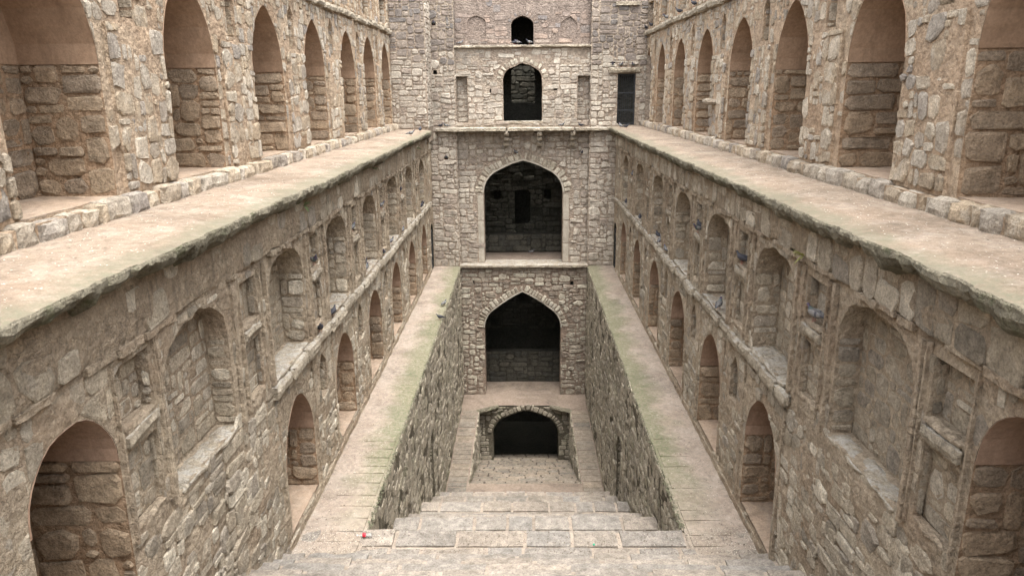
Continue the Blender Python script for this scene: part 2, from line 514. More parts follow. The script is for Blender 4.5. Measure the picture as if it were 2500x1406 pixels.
class Op:
    """an opening in a wall: outline polygon in (s, z), depth behind the face"""

    def __init__(s, c, hw, z0, zs, za=None, depth=0.3, style='four', kind='niche', ring=0.0, rough=0.0, seed=0):
        s.c, s.hw, s.z0, s.zs, s.za, s.depth, s.kind, s.ring, s.style = c, hw, z0, zs, za, depth, kind, ring, style
        if za is None:
            s.za = zs
            pts = [(c - hw, z0), (c + hw, z0), (c + hw, zs), (c - hw, zs)]
            s.poly = [pts[0], pts[1]]
            for i in range(1, 3): s.poly.append((c + hw, z0 + (zs - z0) * i / 3))
            s.poly += [pts[2], (c, zs), pts[3]]
            for i in range(2, 0, -1): s.poly.append((c - hw, z0 + (zs - z0) * i / 3))
        else:
            half = arch_half(hw, za - zs, style)
            n = max(2, int((zs - z0) / 0.35))
            right = [(c + hw, z0 + (zs - z0) * i / n) for i in range(n)]
            left = [(c - hw, z0 + (zs - z0) * i / n) for i in range(n)]
            s.poly = right + [(c + x, zs + y) for x, y in half] + [(c - x, zs + y) for x, y in reversed(half[:-1])] + list(reversed(left))
            s.hi = (n, n + 2 * len(half) - 1)
        if rough:
            s.poly = [(x + rough * nz((x * 5, z * 5, seed), 1.0), z + (rough * nz((x * 5, z * 5, seed + 9), 1.0) if z > z0 + 0.01 else 0)) for x, z in s.poly]
        s.outer = s.offset(ring) if ring else s.poly
        xs = [p[0] for p in s.outer]
        zs_ = [p[1] for p in s.outer]
        s.bb = (min(xs), max(xs), min(zs_), max(zs_))

    def offset(s, r):
        n, out = len(s.poly), []
        for i, p in enumerate(s.poly):
            if p[1] < s.zs - 0.02 and s.za > s.zs:
                out.append(p)
                continue
            a, b = s.poly[i - 1], s.poly[(i + 1) % n]
            t = V((b[0] - a[0], b[1] - a[1])).normalized()
            out.append((p[0] + t.y * r, p[1] - t.x * r))
        return out

    @staticmethod
    def inside_poly(poly, x, z):
        r, j = False, len(poly) - 1
        for i in range(len(poly)):
            xi, zi = poly[i]
            xj, zj = poly[j]
            if (zi > z) != (zj > z) and x < (xj - xi) * (z - zi) / (zj - zi) + xi:
                r = not r
            j = i
        return r

    def inside(s, x, z, outer=False):
        b = s.bb
        if x < b[0] or x > b[1] or z < b[2] or z > b[3]:
            return False
        return s.inside_poly(s.outer if outer else s.poly, x, z)

    def push(s, x, z, marg):
        best, bp = 1e9, None
        poly = s.outer
        j = len(poly) - 1
        for i in range(len(poly)):
            ax, az = poly[j]
            bx, bz = poly[i]
            j = i
            dx, dz = bx - ax, bz - az
            L = dx * dx + dz * dz
            if L < 1e-9: continue
            t = max(0, min(1, ((x - ax) * dx + (z - az) * dz) / L))
            px, pz = ax + dx * t, az + dz * t
            d = (px - x) ** 2 + (pz - z) ** 2
            if d < best: best, bp = d, (px, pz)
        d = math.sqrt(best)
        if d < 1e-6: return bp
        k = marg / d
        return (bp[0] + (bp[0] - x) * k, bp[1] + (bp[1] - z) * k)


def wall_panel(buf, fr, s0, s1, z0, z1, ops, d=0.0, step=0.3, amp=0.018, seed=0.0):
    """front face with openings cut out, gently uneven"""
    rnd = random.Random(int(seed * 100) + 5)
    pts, edges = [], []

    def loop(poly):
        n = len(pts)
        pts.extend(V(p) for p in poly)
        edges.extend((n + i, n + (i + 1) % len(poly)) for i in range(len(poly)))

    per = []
    ns, nzz = max(1, int((s1 - s0) / step)), max(1, int((z1 - z0) / step))
    per += [(s0 + (s1 - s0) * i / ns, z0) for i in range(ns)]
    per += [(s1, z0 + (z1 - z0) * i / nzz) for i in range(nzz)]
    per += [(s1 - (s1 - s0) * i / ns, z1) for i in range(ns)]
    per += [(s0, z1 - (z1 - z0) * i / nzz) for i in range(nzz)]
    loop(per)
    nb = len(pts)
    for o in ops:
        loop([(max(s0 + 1e-3, min(s1 - 1e-3, p[0])), max(z0 + 1e-3, min(z1 - 1e-3, p[1]))) for p in o.poly])
    nh = len(pts)
    for i in range(1, ns):
        for j in range(1, nzz):
            x = s0 + (s1 - s0) * (i + rnd.uniform(-.3, .3)) / ns
            z = z0 + (z1 - z0) * (j + rnd.uniform(-.3, .3)) / nzz
            if not any(o.bb[0] - .08 < x < o.bb[1] + .08 and o.bb[2] - .08 < z < o.bb[3] + .08 for o in ops):
                pts.append(V((x, z)))
    r = delaunay_2d_cdt(pts, edges, [], 0, 1e-5)
    vs, fs = r[0], r[2]
    keep = []
    for f in fs:
        cx = sum(vs[i].x for i in f) / len(f)
        cz = sum(vs[i].y for i in f) / len(f)
        if not any(o.inside_poly(o.poly, cx, cz) for o in ops):
            keep.append(tuple(f) if not fr.flip else tuple(reversed(f)))
    rim = {(round(p.x, 3), round(p.y, 3)) for p in pts[nb:nh]}
    out = []
    for v in vs:
        p = fr.p(v.x, v.y, d)
        e = min(v.x - s0, s1 - v.x, v.y - z0, z1 - v.y)
        k = 0.0 if e < 1e-3 or (round(v.x, 3), round(v.y, 3)) in rim else amp
        out.append(fr.p(v.x, v.y, d + k * (.7 * nz(p, 1.7, seed) + .5 * nz(p, 4.7, seed))))
    buf.add(out, keep)


def strip(buf, fr, pts, d0, d1, n=2, closed=False, amp=0.0):
    """extrude an outline from depth d0 to d1"""
    m = len(pts)
    vs = []
    for k in range(n + 1):
        for p in pts:
            q = fr.p(p[0], p[1], d0 + (d1 - d0) * k / n)
            if amp and k: q += nzv(q, 2.0) * amp
            vs.append(q)
    fs = []
    for k in range(n):
        for i in range(m if closed else m - 1):
            j = (i + 1) % m
            f = (k * m + i, k * m + j, (k + 1) * m + j, (k + 1) * m + i)
            fs.append(f if fr.flip else tuple(reversed(f)))
    buf.add(vs, fs)


def fan(buf, fr, poly, d):
    n = len(poly)
    vs = [fr.p(p[0], p[1], d) for p in poly]
    cx, cz = sum(p[0] for p in poly) / n, sum(p[1] for p in poly) / n
    vs.append(fr.p(cx, cz, d))
    fs = []
    for i in range(n):
        f = (i, (i + 1) % n, n)
        fs.append(f if not fr.flip else tuple(reversed(f)))
    buf.add(vs, fs)


# ------------------------------------------------------------------ masonry
class Thing:
    """a wall with loose stones: the largest in view become parts, the rest one rubble part"""

    def __init__(s, name, loc, label, cat, kind=None, cap=300):
        s.root = empty(name, loc, label, cat)
        if kind: s.root["kind"] = kind
        s.stones = []
        s.cap = cap

    def stone(s, vs, fs, mat, owner=None, name='stone'):
        ps = [project(v) for v in vs]
        if any(p is None for p in ps):
            return
        xs, ys = [p[0] for p in ps], [p[1] for p in ps]
        if max(xs) < -330 or min(xs) > 2830 or max(ys) < -260 or min(ys) > 1680:
            return
        a = (max(xs) - min(xs)) * (max(ys) - min(ys))
        if max(xs) < 0 or min(xs) > 2500 or max(ys) < 0 or min(ys) > 1406:
            a *= 0.001
        s.stones.append((a, vs, fs, mat, owner or s.root, name))

    def finish(s):
        s.stones.sort(key=lambda t: -t[0])
        for a, vs, fs, mat, owner, name in s.stones[:s.cap]:
            mk(name, vs, fs, mat, owner)
        rest = s.stones[s.cap:]
        groups = {}
        for t in rest:
            groups.setdefault(t[3].name, []).append(t)
        if rest:
            names = list(groups)
            buf, mi = MB(), []
            for gi, n in enumerate(names):
                for t in groups[n]:
                    buf.add(t[1], t[2])
                    mi += [gi] * len(t[2])
            o = mk('rubble', buf.v, buf.f, [bpy.data.materials[n] for n in names], s.root)
            o.data.polygons.foreach_set("material_index", mi)
            o["kind"] = "stuff"
        print(s.root.name, 'stones', len(s.stones))


def stone_shape(fr, poly, d, h, rnd):
    """a dressed lump on the wall face from an outline polygon"""
    n = len(poly)
    cx, cz = sum(p[0] for p in poly) / n, sum(p[1] for p in poly) / n
    tilt = (rnd.uniform(-.25, .25), rnd.uniform(-.25, .25))
    vs = [fr.p(p[0], p[1], d - 0.02) for p in poly]
    k1 = 0.955
    vs += [fr.p(cx + (p[0] - cx) * k1, cz + (p[1] - cz) * k1, d + h * rnd.uniform(.45, .8)) for p in poly]
    for p in poly:
        k2 = rnd.uniform(.66, .86)
        x, z = cx + (p[0] - cx) * k2, cz + (p[1] - cz) * k2
        vs.append(fr.p(x, z, d + h * (1 + rnd.uniform(-.22, .22)) + (p[0] - cx) * tilt[0] * .25 + (p[1] - cz) * tilt[1] * .25))
    vs.append(fr.p(cx + rnd.uniform(-.02, .02), cz + rnd.uniform(-.02, .02), d + h * rnd.uniform(.9, 1.15)))
    fs = []
    for r in range(2):
        for i in range(n):
            j = (i + 1) % n
            f = (r * n + i, r * n + j, (r + 1) * n + j, (r + 1) * n + i)
            fs.append(f if not fr.flip else tuple(reversed(f)))
    for i in range(n):
        f = (2 * n + i, 2 * n + (i + 1) % n, 3 * n)
        fs.append(f if not fr.flip else tuple(reversed(f)))
    return vs, fs


def masonry(th, fr, s0, s1, z0, z1, ops, mat, d=0.0, h=(0.015, 0.045), cell=(0.13, 0.095), sizes=None, gap=0.012, seed=1,
            fill=1.0, owner=None, warp=0.035, region=None, matf=None, shear=0.0, rough=1.0):
    """irregular rubble: random rectangles packed on a fine grid, warped, corners worn, trimmed to the openings"""
    rnd = random.Random(seed * 7919 + 13)
    nx, ny = max(1, int(round((s1 - s0) / cell[0]))), max(1, int(round((z1 - z0) / cell[1])))
    cw, ch = (s1 - s0) / nx, (z1 - z0) / ny
    used = [[False] * ny for _ in range(nx)]
    sizes = sizes or [(3, 2), (2, 2), (4, 2), (3, 3), (2, 1), (3, 1), (2, 3), (1, 1), (5, 2), (2, 2), (3, 2)]
    for j in range(ny):
        i = 0
        while i < nx:
            if used[i][j]:
                i += 1
                continue
            w, hh = rnd.choice(sizes)
            w0 = 0
            while w0 < w and i + w0 < nx and not used[i + w0][j]: w0 += 1
            h0 = 1
            while h0 < hh and j + h0 < ny and all(not used[i + q][j + h0] for q in range(w0)): h0 += 1
            for q in range(w0):
                for r in range(h0): used[i + q][j + r] = True
            x0, x1, y0, y1 = s0 + i * cw, s0 + (i + w0) * cw, z0 + j * ch, z0 + (j + h0) * ch
            i += w0
            if rnd.random() > fill:
                continue
            W, H = x1 - x0, y1 - y0
            g = gap * rnd.uniform(.6, 1.9)
            x0 += g; x1 -= g; y0 += g; y1 -= g
            if x1 - x0 < .03 or y1 - y0 < .03: continue
            c = min(W, H) * rnd.uniform(.14, .34)
            poly = [(x0 + c * rnd.uniform(.5, 1.3), y0), (x1 - c * rnd.uniform(.5, 1.3), y0), (x1, y0 + c * rnd.uniform(.4, 1.2)), (x1, y1 - c * rnd.uniform(.4, 1.2)),
                    (x1 - c * rnd.uniform(.5, 1.3), y1), (x0 + c * rnd.uniform(.5, 1.3), y1), (x0, y1 - c * rnd.uniform(.4, 1.2)), (x0, y0 + c * rnd.uniform(.4, 1.2))]
            jt = min(W, H) * .07 * rough
            q2 = []
            for x, z in poly:
                x += rnd.uniform(-jt, jt)
                z += rnd.uniform(-jt, jt)
                wv = noise.noise_vector(V((x * 1.1 + seed, z * 1.4, seed * 3.1)))
                x += wv.x * warp
                z += wv.y * warp + shear * (x - s0)
                q2.append((max(s0, min(s1, x)), max(z0, min(z1, z))))
            poly = q2
            nin = 0
            A0 = abs(sum(poly[k][0] * poly[(k + 1) % 8][1] - poly[(k + 1) % 8][0] * poly[k][1] for k in range(8)))
            bx = (min(p[0] for p in poly), max(p[0] for p in poly), min(p[1] for p in poly), max(p[1] for p in poly))
            for o in ops:
                if bx[1] < o.bb[0] or bx[0] > o.bb[1] or bx[3] < o.bb[2] or bx[2] > o.bb[3]: continue
                ccx, ccz = (bx[0] + bx[1]) / 2, (bx[2] + bx[3]) / 2
                if o.inside(ccx, ccz, True): nin += 8
                for k in range(8):
                    if o.inside(poly[k][0], poly[k][1], True):
                        poly[k] = o.push(poly[k][0], poly[k][1], 0.012)
                        nin += 1
            if nin > 5: continue
            A = abs(sum(poly[k][0] * poly[(k + 1) % 8][1] - poly[(k + 1) % 8][0] * poly[k][1] for k in range(8)))
            if A < .35 * A0 or A < .0016: continue
            cx, cz = sum(p[0] for p in poly) / 8, sum(p[1] for p in poly) / 8
            if region and not region(cx, cz): continue
            m = matf(cx, cz, rnd) if matf else mat
            vs, fs = stone_shape(fr, poly, d, rnd.uniform(*h), rnd)
            th.stone(vs, fs, m, owner)


def voussoirs(th, fr, o, width, mat, d=0.0, size=0.15, h=(0.02, 0.045), seed=1, owner=None):
    """radial arch stones round the head of an opening"""
    rnd = random.Random(seed)
    pts = [p for p in o.poly if p[1] >= o.zs - 0.01]
    L = [0.0]
    for i in range(1, len(pts)):
        L.append(L[-1] + math.dist(pts[i], pts[i - 1]))

    def at(t):
        for i in range(1, len(pts)):
            if L[i] >= t or i == len(pts) - 1:
                k = (t - L[i - 1]) / max(1e-6, L[i] - L[i - 1])
                a, b = pts[i - 1], pts[i]
                tx, tz = (b[0] - a[0]), (b[1] - a[1])
                q = math.hypot(tx, tz)
                return (a[0] + tx * k, a[1] + tz * k), (tz / q, -tx / q)
    t = 0.02
    while t < L[-1] - 0.05:
        w = size * rnd.uniform(.6, 1.4)
        t1 = min(t + w, L[-1])
        (a, na), (b, nb) = at(t + .02), at(t1 - .02)
        r0, r1 = 0.035 + rnd.uniform(0, .03), width * rnd.uniform(.75, 1.02)
        n = ((na[0] + nb[0]) / 2, (na[1] + nb[1]) / 2)

        def q(p, r, f=1.0):
            return (p[0] + n[0] * r, p[1] + n[1] * r)
        sp = (b[0] - a[0], b[1] - a[1])
        m0 = (a[0] + sp[0] * .5, a[1] + sp[1] * .5)
        poly = [q(a, r0 + .02), q((a[0] + sp[0] * .2, a[1] + sp[1] * .2), r0), q((a[0] + sp[0] * .8, a[1] + sp[1] * .8), r0), q(b, r0 + .02),
                q((b[0] + sp[0] * .1, b[1] + sp[1] * .1), r1 - .03), q((a[0] + sp[0] * .8, a[1] + sp[1] * .8), r1), q((a[0] + sp[0] * .2, a[1] + sp[1] * .2), r1), q((a[0] - sp[0] * .1, a[1] - sp[1] * .1), r1 - .03)]
        vs, fs = stone_shape(fr, poly, d, rnd.uniform(*h), rnd)
        th.stone(vs, fs, mat, owner, 'voussoir')
        t = t1


def recess(th, fr, o, mat_m, mat_s, seed, name='niche', stones=True, d=0.0, h=(0.01, 0.03), sill=None, jamb_side=1):
    """shallow niche: reveals, back, a few stones; one part"""
    b = MB()
    strip(b, fr, o.poly, d, d - o.depth, 2, True, 0.012)
    fan(b, fr, o.poly, d - o.depth)
    part = b.mk(name, mat_m, th.root)
    if stones:
        bk = Op(o.c, o.hw, o.z0, o.zs, o.za if o.za > o.zs else None, style=o.style)
        fb = Fr(fr.p(0, 0, d - o.depth), fr.S, fr.N)
        masonry(th, fb, o.c - o.hw, o.c + o.hw, o.z0, o.za, [], mat_s, h=h, seed=seed, owner=part, cell=(0.14, 0.10),
                region=lambda x, z: bk.inside(x, z))
        fj = Fr(fr.p(o.c + o.hw * jamb_side, 0, d), -fr.N, -fr.S * jamb_side)
        masonry(th, fj, 0.02, o.depth, o.z0 + .01, o.zs, [], mat_s, h=(.006, .02), seed=seed + 1, owner=part, cell=(0.12, 0.10), sizes=[(2, 2), (3, 2), (3, 1), (2, 3)])
    if sill:
        vs, fs = fbox(fr, o.c - o.hw + .01, o.c + o.hw - .01, o.z0 - .06, o.z0 + .015, d - o.depth + .02, d + .045, seg=.075, amp=.035, bev=.03, freq=4.5, seed=seed)
        mk('sill', vs, fs, sill, part)
    return part


def alcove(th, fr, o, vault, seed, d=0.0, st=None):
    """deep arched alcove: rubble jambs to the springing line, plastered vault above, earth floor"""
    b = MB()
    for pts in (o.poly[:o.hi[0] + 1], o.poly[o.hi[1] - 1:]):
        strip(b, fr, pts, d, d - o.depth, 3, False, 0.01)
    zz = o.z0
    bk = [(o.c - o.hw, zz), (o.c + o.hw, zz), (o.c + o.hw, o.zs + .06), (o.c - o.hw, o.zs + .06)]
    fan(b, fr, bk, d - o.depth + .005)
    part = b.mk('alcove', M['mo_in'], th.root)
    # vault
    v = MB()
    e = 0.018
    head = o.poly[o.hi[0]:o.hi[1]]
    ins = [(o.c + (p[0] - o.c) * (1 - e / o.hw), min(p[1], o.za - .002)) for p in head]
    strip(v, fr, ins, d + .004, d - o.depth + .02, 3, False)
    poly = ins
    fan(v, fr, poly, d - o.depth + .02)
    nh_ = len(head)
    v.add([fr.p(p[0], p[1], d - .004) for p in head] + [fr.p(p[0], p[1], d + .004) for p in ins], [(i, i + 1, nh_ + i + 1, nh_ + i) for i in range(nh_ - 1)])
    # lower lip of the plaster
    lip = []
    for sgn in (-1, 1):
        hp = head[0] if sgn > 0 else head[-1]
        q = [(o.c + sgn * (o.hw + .05), hp[1]), (o.c + (hp[0] - o.c) * (1 - e / o.hw), hp[1])]
        strip(v, fr, q, d + .004, d - o.depth + .02, 1)
    v.mk('plaster_vault', vault, part, smooth=False)
    f = MB()
    vs, fs = fbox(fr, o.c - o.hw - .01, o.c + o.hw + .01, o.z0 - .12, o.z0 + .01, d - o.depth - .02, d - .02, seg=.2, amp=.012, bev=.004)
    mk('alcove_floor', vs, fs, M['alfloor'], part)
    st = st or M['st_in']
    fb = Fr(fr.p(0, 0, d - o.depth), fr.S, fr.N)
    masonry(th, fb, o.c - o.hw, o.c + o.hw, o.z0, o.zs, [], st, h=(.012, .035), seed=seed, owner=part, cell=(0.17, 0.12), gap=.014)
    fj = Fr(fr.p(o.c + o.hw, 0, d), -fr.N, -fr.S)
    masonry(th, fj, 0.0, o.depth, o.z0 + .01, o.zs - .01, [], st, h=(.012, .04), seed=seed + 1, owner=part, cell=(0.15, 0.12), gap=.013)
    return part


# ------------------------------------------------------------------ dimensions (camera at the origin)
ZT, ZL, Z3 = -1.42, -7.13, -12.95          # terrace, lower ledge, landing of the lower arch
XL, XU = {-1: -3.75, 1: 3.72}, {-1: -4.93, 1: 4.85}
TRX, YB = 2.66, 30.2                       # trench half width, pavilion face
WORD = {-1: 'left', 1: 'right'}
YN = -3.0                                  # how far the walls run back past the camera


def side_frame(x, sd):
    return Fr((x, 0, 0), (0, 1, 0), (-sd, 0, 0))


# ------------------------------------------------------------------ terraces (upper walks with ragged lips)
def terrace(sd):
    x_in, x_lip = XU[sd] + sd * 0.02, sd * 3.42
    yend = 28.62 if sd < 0 else 31.2
    n = int((yend - YN) / 0.09)
    top, lip = MB(), MB()
    cols = 14
    tv, tf = [], []
    edge = []
    for i in range(n + 1):
        y = YN + (yend - YN) * i / n
        rag = 0.06 * nz((y, sd * 9, 0), 2.2) + 0.04 * nz((y, sd * 5, 3), 6.0) + 0.05 * nz((y, sd, 7), 0.5)
        xe = x_lip - sd * rag
        if y > yend - 1.2 and sd < 0: xe = xe - (y - yend + 1.2) * 0.08
        edge.append((y, xe))
        for j in range(cols + 1):
            t = j / cols
            x = x_in + (xe - x_in) * t
            z = ZT + 0.012 * nz((x, y, 0), 1.6) + 0.006 * nz((x, y, 5), 5) - (0.05 * t ** 4) - 0.01 * t
            tv.append(V((x, y, z)))
    for i in range(n):
        for j in range(cols):
            a = i * (cols + 1) + j
            f = (a, a + 1, a + cols + 2, a + cols + 1)
            tf.append(f if sd < 0 else tuple(reversed(f)))
    tf = [tuple(reversed(f)) for f in tf]
    o = mk('terrace_' + WORD[sd], tv, tf, M['terrace'])
    tag(o, kind='structure')
    # lip: overhanging broken edge
    lv, lf = [], []
    m = 7
    for i, (y, xe) in enumerate(edge):
        th = 0.145 + 0.085 * nz((y, sd, 1), 2.7) + 0.10 * nz((y, sd, 8), 10.0) + 0.07 * abs(nz((y, sd, 4), 4.5))
        zt = tv[i * (cols + 1) + cols].z
        out = 0.02 + 0.02 * nz((y, 2, sd), 5)
        prof = [(xe, zt), (xe - sd * out, zt - .02), (xe - sd * out * 1.2, zt - th * .45), (xe + sd * .015, zt - th * .85), (xe + sd * .06, zt - th),
                (xe + sd * .16, zt - th - .03 + .05 * nz((y, sd, 3), 3)), (XL[sd] + sd * .05, zt - th - .12)]
        for q, (x, z) in enumerate(prof):
            w = 0.012 if 0 < q < 6 else 0
            lv.append(V((x, y, z)) + nzv((x * 3, y, z * 3), 7) * w)
    for i in range(len(edge) - 1):
        for q in range(m - 1):
            a = i * m + q
            f = (a, a + m, a + m + 1, a + 1)
            lf.append(f if sd < 0 else tuple(reversed(f)))
    tag(mk('edge', lv, lf, M['lip'], o), label='mossy broken overhanging edge of the terrace')


terrace(-1)
terrace(1)


# ------------------------------------------------------------------ upper arcades
def arcade(sd):
    fr = side_frame(XU[sd], sd)
    cs = [4.6, 8.0, 11.42, 14.87, 18.2, 21.63, 24.6, 27.53] if sd < 0 else [4.15, 7.5, 10.75, 14.05, 17.27, 20.6, 23.9, 27.05, 29.82]
    za = 1.62 if sd < 0 else 1.50
    hw = 0.9 if sd < 0 else 0.87
    yend = 28.6 if sd < 0 else 31.2
    ztop = 3.45
    th = Thing('arcade_wall', (XU[sd], 14, ZT), 'rubble wall with tall pointed plastered arches along the %s upper walk' % WORD[sd], 'wall')
    ops = []
    for i, c in enumerate(cs):
        h = hw if c < 26.5 else hw * .88
        h += .05 * nz((c, sd, 4), 2.1)
        ops.append(Op(c, h, -1.21, 0.38 + .06 * nz((c, sd, 2), 2.7), za + .07 * nz((c, sd, 6), 2.2), 0.95, 'point', 'alcove', rough=.025, seed=i))
    mids = [(cs[i] + cs[i + 1]) / 2 for i in range(len(cs) - 1)]
    for i, c in enumerate(mids):
        ops.append(Op(c, .19, .90, 1.5, 1.8, .22, 'four', 'small', rough=.03, seed=i + 50))
    upper = []
    for i, c in enumerate(cs):
        upper.append(Op(c, .62, 2.3, 3.15, None, .22, kind='top', rough=.02, seed=i + 80))
    for i, c in enumerate(mids):
        upper.append(Op(c, .17, 2.3, 3.1, None, .16, kind='top', rough=.02, seed=i + 90))
    upper = [o for o in upper if o.c + o.hw < yend - .05]
    buf = MB()
    wall_panel(buf, fr, YN, yend, ZT - .15, 2.05, ops, step=.16, amp=.045, seed=3 + sd)
    wall_panel(buf, fr, YN, yend, 2.05, ztop, upper, step=.3, amp=.02, seed=5 + sd)
    buf.add([fr.p(YN, ztop, 0), fr.p(yend, ztop, 0), fr.p(yend, ztop, -1.1), fr.p(YN, ztop, -1.1), fr.p(YN, ZT - .15, -1.1), fr.p(yend, ZT - .15, -1.1)],
            [(0, 1, 2, 3), (3, 2, 5, 4)])
    buf.mk('wall_core', M['mo_up'], th.root)
    for i, o in enumerate(ops + upper):
        if o.kind == 'alcove':
            alcove(th, fr, o, M['vault_up'], 100 + i + sd * 40)
        else:
            recess(th, fr, o, M['mo_up'], M['st_up'], 200 + i + sd * 40, 'niche' if o.kind == 'small' else 'panel_recess')
    # lower piers stand a little proud, with a ledge at the impost
    for i, c in enumerate(mids):
        a, b = cs[i] + hw + .17, cs[i + 1] - hw - .05
        pz = .84 + .08 * nz((c, sd, 0), 3)
        vs, fs = fbox(fr, a, b, ZT + .16, pz, -.05, .06, seg=.22, amp=.02, bev=.03, seed=i)
        mk('pier_face', vs, fs, M['mo_up'], th.root)
        masonry(th, fr, a + .02, b - .02, ZT + .24, pz - .03, [], M['st_up'], d=.06, h=(.003, .026), cell=(.125, .11), seed=300 + i + sd * 50,
                sizes=[(2, 2), (3, 2), (2, 3), (3, 3), (1, 2), (2, 1), (4, 3), (1, 1)], warp=.045, fill=.82, gap=.01, rough=1.6)
    # stones over the rest of the face
    def not_pier(x, z):
        if z > pz_max: return True
        return not any(cs[i] + hw + .12 < x < cs[i + 1] - hw for i in range(len(cs) - 1))
    pz_max = .86
    masonry(th, fr, 3.5, yend - .02, ZT + .22, 1.96, ops, M['st_up'], h=(.003, .026), cell=(.12, .105), seed=7 + sd, region=not_pier, fill=.78, gap=.01, rough=1.6,
            sizes=[(2, 2), (3, 2), (2, 3), (2, 1), (1, 2), (3, 3), (1, 1)])
    masonry(th, fr, 9, yend - .02, 2.2, 3.4, upper, M['st_up'], h=(.01, .035), cell=(.13, .11), seed=17 + sd, fill=.8)
    # projecting string course
    y = 3.0
    rnd = random.Random(5 + sd)
    while y < yend - .1:
        L = min(rnd.uniform(.5, 1.2), yend - .02 - y)
        dz = rnd.uniform(-.03, .02)
        vs, fs = fbox(fr, y, y + L - .015, 1.97 + dz, 2.17 + dz, -.03, .15 + rnd.uniform(-.03, .03), seg=.13, amp=.03, bev=.03, seed=y)
        th.stone(vs, fs, M['course'], None, 'course_stone')
        y += L
    # pilaster strips above the course
    for c in mids:
        for q in (-.42, .42):
            if c + q + .1 > yend: continue
            vs, fs = fbox(fr, c + q - .07, c + q + .07, 2.18, 3.35, -.02, .06, seg=.2, amp=.015, bev=.015, seed=c + q)
            mk('pilaster', vs, fs, M['mo_up'], th.root)
    # kerb stones along the foot
    y = 3.0
    k = 0
    while y < yend - .1:
        L = min(rnd.uniform(.18, .55), yend - .02 - y)
        dd = .20 + rnd.uniform(-.03, .04)
        vs, fs = fbox(fr, y + .008, y + L - .008, ZT - .06, -1.21 + rnd.uniform(-.025, .03), -.06, dd, seg=.11, amp=.022, bev=.028, seed=y * 3)
        mk('kerb_stone', vs, fs, M['st_up'], th.root)
        y += L
        k += 1
    vs, fs = fbox(fr, YN, yend, ZT - .08, -1.235, -.05, .15, seg=.3, amp=.012, bev=.01)
    mk('kerb_bed', vs, fs, M['mo_up'], th.root)
    if sd > 0:      # a broken block sticking out of one pier
        vs, fs = fbox(fr, 19.0, 19.35, -.43, -.27, -.05, .34, seg=.1, amp=.03, bev=.03, seed=2)
        mk('broken_bracket', vs, fs, M['st_up'], th.root)
    th.finish()
    return th


arcade(-1)
arcade(1)


